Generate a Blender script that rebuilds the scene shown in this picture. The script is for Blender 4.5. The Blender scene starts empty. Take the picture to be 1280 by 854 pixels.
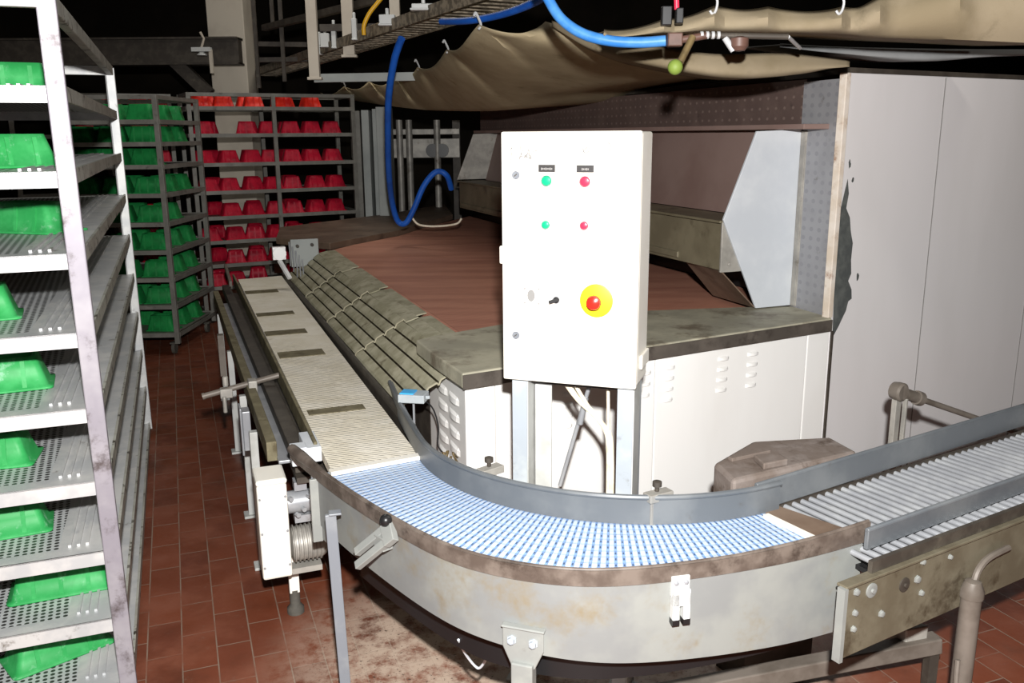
import bpy, bmesh, math, random
import numpy as np
from mathutils import Vector, Matrix
random.seed(7)
scene = bpy.context.scene
COL = scene.collection
rad = math.radians

# ------------------------------------------------------------------ camera
FPX, PITCH, ROLL, CH = 1100.0, rad(13.25), rad(-.45), 1.65
cp, sp, cr, sr = math.cos(PITCH), math.sin(PITCH), math.cos(ROLL), math.sin(ROLL)
_X, _F, _U = Vector((1, 0, 0)), Vector((0, cp, -sp)), Vector((0, sp, cp))
RX, RU = _X*cr + _U*sr, -_X*sr + _U*cr
CAM = Vector((0, 0, CH))
def ray(x, y): return RX*((x-640)/FPX) - RU*((y-427)/FPX) + _F
def at(x, y, z):                       # measured point on the level plane at height z
    d = ray(x, y); return CAM + d*((z-CH)/d.z)
def atY(x, y, Y):                      # measured point on the upright plane Y m ahead
    d = ray(x, y); return CAM + d*(Y/d.y)
# hall axes: A runs along the aisle / oven mouth, N to its right
uA = Vector((math.sin(rad(-20.7)), math.cos(rad(-20.7)), 0)); nA = Vector((uA.y, -uA.x, 0))
uB = Vector((math.sin(rad(59.6)), math.cos(rad(59.6)), 0)); nB = Vector((-uB.y, uB.x, 0))
UP = Vector((0, 0, 1))
def W(s, t, z): return uA*s + nA*t + UP*z
def onT(x, y, t):
    d = ray(x, y); return CAM + d*(t/d.dot(nA))
OB = at(975, 640, .65)
def Bp(u, n, z): return Vector((OB.x, OB.y, 0)) + uB*u + nB*n + UP*z

camd = bpy.data.cameras.new('camera'); cam = bpy.data.objects.new('camera', camd); COL.objects.link(cam)
camd.sensor_width = 36; camd.lens = FPX/1280*36; camd.clip_start = .02
cam.matrix_world = Matrix(((RX.x, RU.x, -_F.x, 0), (RX.y, RU.y, -_F.y, 0), (RX.z, RU.z, -_F.z, CH), (0, 0, 0, 1)))
scene.camera = cam

# ------------------------------------------------------------------ materials
def lin(c):
    if isinstance(c, str): c = tuple(int(c[i:i+2], 16) for i in (0, 2, 4))
    return tuple((v/255/12.92 if v/255 <= .04045 else ((v/255+.055)/1.055)**2.4) for v in c[:3]) + (1,)
class NT:
    def __init__(s, name):
        s.m = bpy.data.materials.new(name); s.m.use_nodes = True
        s.t = s.m.node_tree; s.b = s.t.nodes['Principled BSDF']
    def n(s, typ, **kw):
        nd = s.t.nodes.new(typ)
        for k, v in kw.items():
            if k.startswith('_'): setattr(nd, k[1:], v)
            else:
                key = int(k[1:]) if k[0] == 'i' and k[1:].isdigit() else k.replace('__', ' ')
                s.set(nd.inputs[key], v)
        return nd
    def set(s, sock, v):
        if hasattr(v, 'is_output') or isinstance(v, bpy.types.NodeSocket): s.t.links.new(v, sock)
        else: sock.default_value = v
    def mix(s, f, a, b, blend='MIX'):
        nd = s.t.nodes.new('ShaderNodeMix'); nd.data_type = 'RGBA'; nd.blend_type = blend
        s.set(nd.inputs[0], f); s.set(nd.inputs[6], a); s.set(nd.inputs[7], b); return nd.outputs[2]
    def math(s, op, a, b=0.0, c=0.0):
        nd = s.t.nodes.new('ShaderNodeMath'); nd.operation = op
        s.set(nd.inputs[0], a); s.set(nd.inputs[1], b); s.set(nd.inputs[2], c); return nd.outputs[0]
    def ramp(s, v, lo, hi, a=0.0, b=1.0):
        nd = s.t.nodes.new('ShaderNodeMapRange'); nd.interpolation_type = 'SMOOTHSTEP'
        s.set(nd.inputs[0], v); nd.inputs[1].default_value = lo; nd.inputs[2].default_value = hi
        nd.inputs[3].default_value = a; nd.inputs[4].default_value = b; return nd.outputs[0]
    def pos(s, rot=0, scale=(1, 1, 1)):
        g = s.t.nodes.new('ShaderNodeNewGeometry'); mp = s.t.nodes.new('ShaderNodeMapping'); mp.vector_type = 'POINT'
        s.t.links.new(g.outputs['Position'], mp.inputs[0]); mp.inputs[2].default_value = (0, 0, rot); mp.inputs[3].default_value = scale
        return mp.outputs[0]
    def noise(s, v, sc, det=4, rough=.6):
        nd = s.t.nodes.new('ShaderNodeTexNoise'); s.t.links.new(v, nd.inputs[0])
        nd.inputs['Scale'].default_value = sc; nd.inputs['Detail'].default_value = det; nd.inputs['Roughness'].default_value = rough
        return nd.outputs[0]
    def bump(s, h, strength=.3, dist=.01):
        nd = s.t.nodes.new('ShaderNodeBump'); s.set(nd.inputs['Height'], h); nd.inputs['Strength'].default_value = strength
        nd.inputs['Distance'].default_value = dist; s.t.links.new(nd.outputs[0], s.b.inputs['Normal'])
    def fin(s, col, rough=.5, metal=0.0, spec=.5):
        s.set(s.b.inputs['Base Color'], col); s.set(s.b.inputs['Roughness'], rough); s.set(s.b.inputs['Metallic'], metal)
        s.b.inputs['Specular IOR Level'].default_value = spec; return s.m
AROT = rad(-20.7)      # turns world positions so that local y runs along A
def worn(name, base, c2=None, sc=6, lo=.4, hi=.7, dirt=None, dsc=14, dlo=.55, dhi=.7, rough=.5, metal=0.0, bump=0, bsc=60, stretch=(1, 1, 1), spec=.4):
    k = NT(name); p = k.pos(scale=stretch); c = lin(base)
    if c2: c = k.mix(k.ramp(k.noise(p, sc), lo, hi), c, lin(c2))
    if dirt: c = k.mix(k.ramp(k.noise(p, dsc, 6, .7), dlo, dhi), c, lin(dirt))
    if bump: k.bump(k.noise(p, bsc, 3), bump, .004)
    return k.fin(c, rough, metal, spec)
M = {}
M['cream'] = worn('cream_enamel', 'E4E0D6', 'DAD4C6', 3, .45, .7, 'A79A82', 9, .66, .8, .35)
M['whitepanel'] = worn('white_painted_panel', 'EAE9E6', 'E2E0DC', 2, .45, .75, 'B9B0A4', 5, .7, .88, .45, stretch=(1, 1, .35))
M['greypanel'] = worn('grey_white_panel', 'DAD7D7', 'D2CFCE', 1.6, .4, .75, 'BDB6B0', 4, .72, .9, .45, stretch=(1, 1, .3))
M['barepaint'] = worn('bare_grey_steel', '4A4D4C', '5C5F5C', 20, rough=.6)
M['rust'] = worn('rusty_edge', 'C9BBAA', 'D8CFC4', 9, .35, .65, '8A6146', 6, .52, .68, .7)
M['galv'] = worn('galvanised_sheet', 'BFC4CA', 'CBCFD3', 4, .35, .65, '9A968F', 5, .68, .85, .42, .08)
M['galvdirty'] = worn('dirty_galvanised', '8F8C86', 'A8A49C', 9, .35, .65, '5E5348', 7, .55, .75, .5, .3)
M['steel'] = worn('brushed_steel', '909296', 'A3A5A7', 10, .4, .7, '6A635C', 6, .6, .8, .35, .25)
M['guard'] = worn('grey_guard_plastic', '565A5E', '686B6D', 5, .4, .7, '4A4642', 9, .6, .8, .4)
M['guarddark'] = worn('scuffed_dark_guard', '50463F', '6A6058', 12, .4, .65, '352C26', 10, .5, .7, .5)
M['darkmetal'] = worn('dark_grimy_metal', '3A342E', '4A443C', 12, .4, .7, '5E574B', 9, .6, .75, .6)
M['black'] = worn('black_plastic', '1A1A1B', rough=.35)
M['slab'] = worn('floury_worktop', '959180', 'B2AD98', 5, .35, .7, '6C6252', 6, .48, .72, .6, bump=.1)
M['slabedge'] = worn('dark_worktop', '665446', '7A6859', 4, .4, .7, '463930', 6, .5, .75, .55)
M['slide'] = worn('floury_slide', '97937B', 'B3AE97', 9, .35, .65, '6E6650', 14, .5, .75, .6, bump=.1, spec=.2)
M['slidegap'] = worn('dark_slide_valley', '2E291F', '3B3528', 20, rough=.8, spec=.1)  # darker colour for the valley faces of the slide plates
M['slidedge'] = worn('worn_light_edge', 'A39D87', '88826E', 12, rough=.6)
M['hood'] = worn('brown_hood', '846F68', '776059', 2, .35, .7, rough=.55)
M['header'] = None
M['olive'] = worn('olive_dirty_steel', '6B6350', '7C745F', 5, .35, .7, '4C4335', 6, .55, .75, .5, .1)
M['skirt'] = worn('painted_skirt', '767877', '828480', 5, .4, .65, '766A52', 2.4, .52, .7, .42)
M['sideplate'] = worn('oil_stained_plate', '5C5546', '6C6656', 8, .35, .65, '3E3629', 6, .5, .7, .45)
M['legwhite'] = worn('white_leg_paint', 'B4B5B2', 'A3A49F', 9, .45, .7, '7B7262', 12, .62, .8, .45)
M['leggrey'] = worn('grey_leg_paint', '9AA1A8', 'A8AEB0', 9, .45, .7, '6D6A66', 12, .6, .78, .45)
M['postgrey'] = worn('grey_post_paint', '70747A', '7E8184', 9, .45, .7, '5A5855', 12, .6, .78, .45)
M['leggusset'] = worn('grey_gusset_paint', '80827F', '8B8D88', 9, .45, .7, '67615A', 12, .62, .8, .45)
M['edgegrey'] = worn('dark_worktop_edge', '4C4640', '5A534C', 6, .4, .7, '37312C', 8, .5, .7, .55)
M['pipe'] = worn('dull_dusty_pipe', '6F675F', '5A524A', 9, .4, .7, rough=.5, metal=.1)
M['stone'] = worn('brown_crusted_block', '6E625A', '807670', 9, .4, .65, '54473E', 12, .5, .7, .8, bump=.3)
M['canvas'] = worn('beige_canvas', '9C8E72', 'AB9D80', 4, .35, .65, '776A50', 5, .55, .8, .8, bump=.15, bsc=200, spec=.1)
M['canvaslight'] = worn('pale_canvas', '7A6E58', '877B66', 4, .35, .65, '5F5644', 5, .55, .8, .8, bump=.15, bsc=200, spec=.1)
M['canvasgrey'] = worn('grey_canvas', '777878', '6A6B6B', 6, rough=.8)
M['hose'] = worn('blue_hose', '1A55B0', '15489A', 9, rough=.5, spec=.25)
M['hoselight'] = worn('light_blue_hose', '2F70B8', '4A84C0', 12, rough=.45, spec=.3)
M['yellow'] = worn('yellow_cable', 'D9A41C', rough=.4)
M['estopyellow'] = worn('yellow_disc', 'F0DC20', rough=.4)
M['redbtn'] = worn('red_button', 'D8304A', rough=.25)
M['estopred'] = worn('red_mushroom', 'D2281E', rough=.25)
M['greenbtn'] = worn('green_button', '169A70', rough=.25)
M['chrome'] = worn('chrome', 'B4B5B6', rough=.3, metal=.15)
M['label'] = worn('dark_label', '2C2A2A', rough=.5)
M['grey'] = worn('grey_ink', '8A8886', rough=.7)
M['pencil'] = worn('pencil_grey', '7E7D7B', rough=.8)
M['slidestain'] = worn('stained_slat', '6B6450', '7D765F', 14, .4, .7, '554D3B', 18, .5, .7, .7, spec=.1)
M['cable'] = worn('cream_cable', 'D9CFBB', 'C4B79E', 30, rough=.5)
M['green'] = worn('green_plastic', '2A8C48', '3C9C58', 14, .4, .7, '86B596', 18, .55, .75, .5, spec=.25)
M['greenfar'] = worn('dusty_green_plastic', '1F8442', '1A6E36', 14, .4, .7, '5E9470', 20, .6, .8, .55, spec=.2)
M['red'] = worn('red_plastic', 'B51430', '960F28', 14, .4, .7, '9C5560', 20, .62, .8, .5, spec=.25)
M['redbright'] = worn('bright_red_plastic', 'E8301E', 'D0201E', 14, .4, .7, rough=.45)
M['rackmetal'] = worn('flour_dusted_aluminium', 'B3B5B6', 'C6C6C4', 9, .4, .65, '6F685F', 12, .6, .75, .45, .25)
M['rackrail'] = worn('dirty_aluminium_rail', 'A3A39A', '8F8D84', 7, .4, .65, '3A342D', 20, .54, .64, .5, .1)
M['rackdark'] = worn('worn_shaded_post', '86828A', '98959A', 6, .4, .7, '4A4140', 7, .5, .68, .5, .2)  # grey holds the near post's grazing shade; the blotches are dirt
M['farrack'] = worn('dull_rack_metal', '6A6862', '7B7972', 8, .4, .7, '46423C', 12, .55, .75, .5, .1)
M['wall'] = worn('dark_wall', '17140F', '211C16', 1.5, rough=.9, spec=.1)  # near-black base colour for the hall walls
M['ceil'] = worn('dark_ceiling', '121110', '1B1917', 1.5, rough=.95, spec=.1)  # near-black base colour for the ceiling
M['column'] = worn('beige_column', 'C4BBAC', 'B6AC9E', 3, .4, .7, rough=.7)
M['white'] = worn('white_fitting', 'C8CAC8', rough=.4)
M['cabgrey'] = worn('grey_cabinet', '9A9E9B', '8B908E', 3, rough=.5)
M['traymetal'] = worn('grimy_cable_tray', '8C806E', '5C5346', 25, .4, .6, rough=.6)
M['bluescreen'] = worn('blue_lens', '3FA9E8', rough=.3)
M['reflect'] = worn('mirror_polish', 'F2F2F2', rough=.3, metal=.2)
M['lime'] = worn('lime_green_cap', '6F8236', rough=.6)
M['brass'] = worn('dirty_brass', '7C6A48', '5D4F36', 20, rough=.5, metal=.4)
M['brownvalve'] = worn('brown_valve', '5A4138', '4A352C', 20, rough=.5)
M['rubber'] = worn('dirty_rubber', '4A4741', '5C584F', 20, rough=.8)

def floor_mat():
    k = NT('red_clay_tiles'); p = k.pos(rot=rad(-(90+20.7)))
    bt = k.t.nodes.new('ShaderNodeTexBrick'); k.t.links.new(p, bt.inputs[0])
    bt.inputs['Scale'].default_value = 1; bt.inputs['Brick Width'].default_value = .215; bt.inputs['Row Height'].default_value = .108
    bt.inputs['Mortar Size'].default_value = .0026; bt.inputs['Mortar Smooth'].default_value = .3; bt.inputs['Bias'].default_value = -.1
    bt.inputs['Color1'].default_value = lin('6F3822'); bt.inputs['Color2'].default_value = lin('592B1B'); bt.inputs['Mortar'].default_value = lin('7E6B5D')
    g = k.pos(); c = k.mix(k.ramp(k.noise(g, 5), .4, .75), bt.outputs[0], lin('774431'), 'MIX')
    c = k.mix(k.ramp(k.noise(g, 3, 5), .5, .8, 0, .65), c, lin('341D10'))
    c = k.mix(k.ramp(k.noise(g, 22, 8, .75), .58, .72, 0, .55), c, lin('6E574A'))
    # flour and crumbs spilled beside and under the bend
    sx = k.t.nodes.new('ShaderNodeSeparateXYZ'); k.t.links.new(g, sx.inputs[0])
    dx = k.math('SUBTRACT', sx.outputs[0], .15); dy = k.math('SUBTRACT', sx.outputs[1], 2.55)
    dd = k.math('SQRT', k.math('ADD', k.math('MULTIPLY', dx, dx), k.math('MULTIPLY', k.math('MULTIPLY', dy, dy), 1.2)))
    zone = k.ramp(dd, .55, 1.05, 1, 0)
    m = k.math('MULTIPLY', zone, k.ramp(k.noise(g, 13, 9, .72), .32, .58))
    c = k.mix(m, c, lin('B09C8B'))
    m2 = k.math('MULTIPLY', zone, k.ramp(k.noise(g, 90, 3, .6), .6, .68)); c = k.mix(m2, c, lin('4A3A30'))
    k.bump(k.math('ADD', k.math('MULTIPLY', bt.outputs['Fac'], -1.0), k.math('MULTIPLY', k.noise(g, 60, 4), .35)), .35, .004)
    return k.fin(c, k.ramp(k.noise(g, 7), .3, .7, .38, .62), 0, .4)
M['floor'] = floor_mat()

def dots_mat(name, base, base2, hole, pitch, r, rot, metal=.25, rough=.45, dirt='8A8378', spec=.4, axes=None):
    k = NT(name); p = k.pos(rot=rot)
    if axes: # use two chosen world-ish axes
        sx = k.t.nodes.new('ShaderNodeSeparateXYZ'); k.t.links.new(p, sx.inputs[0])
        cb = k.t.nodes.new('ShaderNodeCombineXYZ'); k.t.links.new(sx.outputs[axes[0]], cb.inputs[0]); k.t.links.new(sx.outputs[axes[1]], cb.inputs[1]); p2 = cb.outputs[0]
    else: p2 = p
    v = k.t.nodes.new('ShaderNodeTexVoronoi'); v.voronoi_dimensions = '2D'; k.t.links.new(p2, v.inputs['Vector'])
    v.inputs['Scale'].default_value = 1/pitch; v.inputs['Randomness'].default_value = 0
    c = k.mix(k.ramp(k.noise(k.pos(), 7), .4, .7), lin(base), lin(base2))
    c = k.mix(k.ramp(k.noise(k.pos(), 15, 6), .62, .8, 0, .7), c, lin(dirt))
    h = k.ramp(v.outputs['Distance'], r-.04, r+.04, 1, 0)
    c = k.mix(h, c, lin(hole))
    return k.fin(c, rough, metal, spec)
M['perf'] = dots_mat('perforated_aluminium', 'B9BCBD', 'C8CACA', '3B3B3A', .020, .33, rad(20.7+45))
M['header'] = dots_mat('riveted_brown_header', '5A4A45', '64534D', '75645D', .045, .14, rad(20.7), .1, .6, '3A302C', axes=(1, 2))
M['jamb'] = dots_mat('studded_grey_jamb', '9A9A9D', '929295', '8D8D91', .040, .24, rad(20.7), .3, .5, '5C5650', axes=(1, 2))

def curve_belt_mat():
    k = NT('blue_white_modular_belt'); uv = k.t.nodes.new('ShaderNodeUVMap')
    sx = k.t.nodes.new('ShaderNodeSeparateXYZ'); k.t.links.new(uv.outputs[0], sx.inputs[0])
    u, v = sx.outputs[0], sx.outputs[1]
    fu = k.math('FRACT', u); fv = k.math('FRACT', k.math('MULTIPLY', v, 11.0))
    line = k.math('MULTIPLY', k.ramp(fu, .0, .1, 0, 1), k.ramp(fu, .62, .75, 1, 0))      # 1 on the white link
    c = k.mix(line, lin('6F92C4'), lin('BAC7D8'))
    knuck = k.math('MULTIPLY', k.ramp(fv, .1, .2, 0, 1), k.ramp(fv, .8, .9, 1, 0))
    c = k.mix(k.math('MULTIPLY', k.math('SUBTRACT', 1.0, knuck), .35), c, lin('8FABD0'))
    du = k.math('ABSOLUTE', k.math('SUBTRACT', fu, .86)); dv = k.math('ABSOLUTE', k.math('SUBTRACT', fv, .5))
    dot = k.math('MULTIPLY', k.ramp(du, .07, .13, 1, 0), k.ramp(dv, .13, .22, 1, 0))
    c = k.mix(k.math('MULTIPLY', dot, .85), c, lin('2B384C'))
    c = k.mix(k.ramp(k.noise(k.pos(), 9, 5), .55, .8, 0, .35), c, lin('8F9DB0'))
    k.bump(k.math('ADD', line, k.math('MULTIPLY', knuck, .4)), .5, .003)
    return k.fin(c, .35, 0, .5)
M['bend'] = curve_belt_mat()

def slat_mat():
    k = NT('floury_slat_belt'); p = k.pos(rot=rad(20.7))
    sx = k.t.nodes.new('ShaderNodeSeparateXYZ'); k.t.links.new(p, sx.inputs[0]); s = sx.outputs[1]
    f = k.math('FRACT', k.math('MULTIPLY', s, 1/.0165))
    wob = k.noise(k.pos(rot=rad(20.7), scale=(7, 60, 1)), 1, 3)
    gap = k.math('MULTIPLY', k.ramp(f, .12, .3, 1, 0), k.ramp(wob, .3, .5))
    near = k.ramp(s, 3.25, 3.9, 1.0, .15)           # cleaner, crisper slats at the bend end
    base = k.mix(k.ramp(k.noise(k.pos(), 6, 5), .35, .7), lin('E2DAC7'), lin('EEE8DA'))
    base = k.mix(k.ramp(k.noise(k.pos(), 11, 6, .7), .55, .75, 0, .7), base, lin('C4BAA2'))
    c = k.mix(k.math('MULTIPLY', gap, near), base, lin('352B1F'))
    k.bump(k.math('MULTIPLY', gap, -1.0), .5, .003)
    return k.fin(c, .65, 0, .2)
M['slats'] = slat_mat()

def oven_belt_mat():
    k = NT('red_brown_mesh_belt'); p = k.pos(rot=rad(20.7))
    w = k.t.nodes.new('ShaderNodeTexWave'); w.bands_direction = 'Y'; k.t.links.new(p, w.inputs[0]); w.inputs['Scale'].default_value = 14; w.inputs['Distortion'].default_value = 1.2; w.inputs['Detail'].default_value = 3
    n = k.noise(k.pos(rot=rad(20.7), scale=(.6, 3, 1)), 2.2, 4)
    c = k.mix(k.ramp(n, .35, .7), lin('CC927A'), lin('B27865'))
    c = k.mix(k.math('MULTIPLY', k.ramp(w.outputs[1], .25, .7, 1, 0), .35), c, lin('7E5142'))
    c = k.mix(k.ramp(k.noise(k.pos(rot=rad(20.7), scale=(3, 40, 1)), 3, 4), .55, .75, 0, .5), c, lin('C89C86'))
    k.bump(w.outputs[1], .2, .002)
    return k.fin(c, .6, 0, .3)
M['ovenbelt'] = oven_belt_mat()

# ------------------------------------------------------------------ mesh builder
ORG = {}
class MB:
    def __init__(s): s.bm = bmesh.new(); s.mi = 0; s.smooth = False
    def face(s, vs, flip=False):
        try:
            f = s.bm.faces.new(vs[::-1] if flip else vs); f.material_index = s.mi; f.smooth = s.smooth; return f
        except ValueError: return None
    def v(s, p): return s.bm.verts.new(p)
    def box(s, c, size, ax=None):
        c = Vector(c); a = ax or (Vector((1, 0, 0)), Vector((0, 1, 0)), UP)
        h = [a[i]*(size[i]/2) for i in range(3)]
        q = [s.v(c + h[0]*i + h[1]*j + h[2]*k) for i in (-1, 1) for j in (-1, 1) for k in (-1, 1)]
        for f in ((0, 1, 3, 2), (4, 6, 7, 5), (0, 4, 5, 1), (2, 3, 7, 6), (0, 2, 6, 4), (1, 5, 7, 3)): s.face([q[i] for i in f])
        return s
    def bar(s, p0, p1, w, h, up=UP):                      # rectangular bar from p0 to p1
        p0, p1 = Vector(p0), Vector(p1); d = (p1-p0); L = d.length; d = d/L
        u = up - d*up.dot(d)
        if u.length < 1e-4: u = Vector((1, 0, 0)) - d*d.x
        u.normalize(); r = d.cross(u)
        return s.box((p0+p1)/2, (L, w, h), (d, r, u))
    def prism(s, poly, ext):
        ext = Vector(ext); a = [s.v(Vector(p)) for p in poly]; b = [s.v(Vector(p)+ext) for p in poly]; n = len(a)
        s.face(a[::-1]); s.face(b)
        for i in range(n): s.face([a[i], a[(i+1) % n], b[(i+1) % n], b[i]])
        return s
    def tube(s, pts, r, seg=10, closed=False, caps=True):
        pts = [Vector(p) for p in pts]; n = len(pts); rings = []; prev = None
        rr = r if isinstance(r, (list, tuple)) else [r]*n
        for i in range(n):
            a = pts[i-1] if (i > 0 or closed) else pts[i]; b = pts[(i+1) % n] if (i < n-1 or closed) else pts[i]
            t = (b-a).normalized()
            if prev is None:
                u = UP if abs(t.z) < .9 else Vector((1, 0, 0))
                u = (u - t*u.dot(t)).normalized()
            else: u = (prev - t*prev.dot(t)).normalized()
            prev = u; w = t.cross(u)
            rings.append([s.v(pts[i] + (u*math.cos(2*math.pi*k/seg) + w*math.sin(2*math.pi*k/seg))*rr[i]) for k in range(seg)])
        sm = s.smooth; s.smooth = True
        for i in range(n if closed else n-1):
            A, B_ = rings[i], rings[(i+1) % n]
            for k in range(seg): s.face([A[k], A[(k+1) % seg], B_[(k+1) % seg], B_[k]])
        s.smooth = sm
        if caps and not closed: s.face(rings[0][::-1]); s.face(rings[-1])
        return s
    def cyl(s, p0, p1, r, seg=16, r2=None): return s.tube([p0, p1], [r, r if r2 is None else r2], seg)
    def lathe(s, c, ax, prof, seg=20):                    # prof: list of (radius, distance along ax)
        c = Vector(c); ax = Vector(ax).normalized()
        return s.tube([c + ax*d for r, d in prof], [max(r, 1e-4) for r, d in prof], seg)
    def ball(s, c, r, n=8): return s.lathe(c, UP, [(r*math.sin(math.pi*i/n), -r*math.cos(math.pi*i/n)) for i in range(n+1)], 14)
    def grid(s, rows, closed=False):
        g = [[s.v(Vector(p)) for p in r] for r in rows]
        for i in range(len(g)-1):
            for j in range(len(g[0])-1): s.face([g[i][j], g[i][j+1], g[i+1][j+1], g[i+1][j]])
        return g
    def wall(s, path, z0, z1, th, off=None):              # upright strip following a plan path; th to its left
        P = [Vector(p) for p in path]; n = len(P); L = []
        for i in range(n):
            d = (P[min(i+1, n-1)]-P[max(i-1, 0)]); d.z = 0; d.normalize(); L.append(Vector((-d.y, d.x, 0))*th)
        z0f = z0 if callable(z0) else (lambda i: z0); z1f = z1 if callable(z1) else (lambda i: z1)
        rows = []
        for i in range(n):
            a = Vector((P[i].x, P[i].y, 0)); b = a + L[i]
            rows.append([a+UP*z0f(i), b+UP*z0f(i), b+UP*z1f(i), a+UP*z1f(i), a+UP*z0f(i)])
        g = [[s.v(p) for p in r[:4]] for r in rows]
        sm = s.smooth; s.smooth = True
        for i in range(n-1):
            for j in range(4): s.face([g[i][j], g[i+1][j], g[i+1][(j+1) % 4], g[i][(j+1) % 4]])
        s.smooth = sm
        s.face(g[0]); s.face(g[-1][::-1]); return s
    def build(s, name, mats, parent=None, org=None, bevel=0.0, solid=0.0, fix=True):
        if fix: bmesh.ops.recalc_face_normals(s.bm, faces=s.bm.faces[:])
        if org is None:
            cs = [v.co for v in s.bm.verts]
            mn = [min(c[i] for c in cs) for i in range(3)]; mx = [max(c[i] for c in cs) for i in range(3)]
            org = Vector(((mn[0]+mx[0])/2, (mn[1]+mx[1])/2, mn[2]))
        org = Vector(org)
        bmesh.ops.translate(s.bm, verts=s.bm.verts[:], vec=-org)
        me = bpy.data.meshes.new(name); s.bm.to_mesh(me); s.bm.free()
        if any(p.use_smooth for p in me.polygons): me.set_sharp_from_angle(angle=rad(38))
        for m in (mats if isinstance(mats, (list, tuple)) else [mats]): me.materials.append(M[m] if isinstance(m, str) else m)
        o = bpy.data.objects.new(name, me); COL.objects.link(o)
        if parent: o.parent = parent; o.location = org - ORG[parent]
        else: o.location = org
        ORG[o] = org
        if bevel:
            b = o.modifiers.new('bevel', 'BEVEL'); b.width = bevel; b.segments = 2; b.limit_method = 'ANGLE'; b.angle_limit = rad(40)
        if solid:
            b = o.modifiers.new('solid', 'SOLIDIFY'); b.thickness = solid; b.offset = 0
        return o
def tag(o, label, cat, group=None):
    o['label'] = label; o['category'] = cat
    if group: o['group'] = group
    return o
def thing(name, label, cat, loc, group=None):
    o = bpy.data.objects.new(name, None); COL.objects.link(o); o.location = loc; o.empty_display_size = .1
    ORG[o] = Vector(loc); return tag(o, label, cat, group)
def struct(o): o['kind'] = 'structure'; return o
def catmull(P, n=8):
    P = [Vector(p) for p in P]; out = []
    for i in range(len(P)-1):
        p0, p1, p2, p3 = P[max(i-1, 0)], P[i], P[i+1], P[min(i+2, len(P)-1)]
        for k in range(n):
            t = k/n
            out.append(.5*((2*p1) + (p2-p0)*t + (2*p0-5*p1+4*p2-p3)*t*t + (3*p1-p0-3*p2+p3)*t**3))
    out.append(P[-1]); return out
def flat(p, z=0): return Vector((p.x, p.y, z))

# ------------------------------------------------------------------ the hall
X0, X1, Y0, Y1, ZC = -7.5, 7.5, -2.5, 13.0, 4.4
def slabm(name, c, size, mat): return struct(MB().box(c, size).build(name, mat))
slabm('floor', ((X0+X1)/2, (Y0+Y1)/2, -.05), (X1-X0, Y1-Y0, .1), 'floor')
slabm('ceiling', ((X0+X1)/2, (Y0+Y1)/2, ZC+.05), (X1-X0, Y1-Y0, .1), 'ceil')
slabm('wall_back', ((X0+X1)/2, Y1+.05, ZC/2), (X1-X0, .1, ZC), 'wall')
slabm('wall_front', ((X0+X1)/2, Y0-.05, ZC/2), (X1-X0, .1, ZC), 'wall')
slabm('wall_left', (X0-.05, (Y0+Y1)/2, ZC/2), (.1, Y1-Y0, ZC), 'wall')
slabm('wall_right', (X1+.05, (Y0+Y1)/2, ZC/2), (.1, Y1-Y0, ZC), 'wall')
# square pillar behind the racks
pc = atY(291, 60, 9.8)
m = MB(); m.box((pc.x, 9.8, ZC/2), (.38, .38, ZC)); m.box((pc.x, 9.8, .06), (.42, .42, .12)); struct(m.build('trim_1', 'column', bevel=.008))
# roof beam, dim
m = MB(); a, b = atY(60, 66, 9.2), atY(215, 66, 9.2); m.box(((a.x+b.x)/2, 9.2, a.z), (2.6, .12, .24)); m.box(((a.x+b.x)/2, 9.2, a.z+.12), (2.6, .22, .02)); m.box(((a.x+b.x)/2, 9.2, a.z-.12), (2.6, .22, .02))
m.bar(atY(212, 70, 9.2), atY(262, 118, 9.2), .1, .12)
struct(m.build('trim_2', 'darkmetal'))

# ------------------------------------------------------------------ moulds
def mould_mesh(name, L, Wd, H, mat):
    m = MB()
    def ring(l, w, z, r=.018, n=4):
        out = []
        for cx, cy, a0 in ((l/2-r, w/2-r, 0), (-l/2+r, w/2-r, 90), (-l/2+r, -w/2+r, 180), (l/2-r, -w/2+r, 270)):
            for k in range(n+1): out.append(m.v((cx+r*math.cos(rad(a0+90*k/n)), cy+r*math.sin(rad(a0+90*k/n)), z)))
        return out
    spec = [(L, Wd, 0), (L, Wd, .006), (L-.024, Wd-.024, .008), (L-.05, Wd-.045, H*.55), (L-.075, Wd-.06, H), (L-.1, Wd-.078, H), (L-.11, Wd-.085, H*.8), (L-.16, Wd-.1, H*.78)]
    R = [ring(l, w, z, min(.018, w*.3)) for l, w, z in spec]
    n = len(R[0]); m.face(R[0][::-1]); m.smooth = True
    for a, b in zip(R, R[1:]):
        for i in range(n): m.face([a[i], a[(i+1) % n], b[(i+1) % n], b[i]])
    m.smooth = False; m.face(R[-1])
    for k in range(3):                                     # ribs up the long walls
        x = (k-1)*L*.25
        for sgn in (-1, 1): m.bar((x, sgn*(Wd/2-.014), .008), (x, sgn*(Wd/2-.028), H*.9), .012, .006, Vector((0, sgn, 0)))
    bmesh.ops.recalc_face_normals(m.bm, faces=m.bm.faces[:])
    me = bpy.data.meshes.new(name); m.bm.to_mesh(me); m.bm.free(); me.materials.append(M[mat]); return me
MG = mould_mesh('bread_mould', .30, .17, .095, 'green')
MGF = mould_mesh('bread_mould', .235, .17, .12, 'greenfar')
MR = mould_mesh('bread_mould', .20, .16, .11, 'red')
MRB = mould_mesh('bread_mould', .20, .16, .10, 'redbright')
ORD = ['lowest', 'second', 'third', 'fourth', 'fifth', 'sixth', 'seventh', 'eighth', 'ninth', 'tenth']
def levname(k, n): return 'lowest shelf' if k == 0 else ('top shelf' if k == n-1 else ORD[k]+' shelf from the floor')
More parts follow.
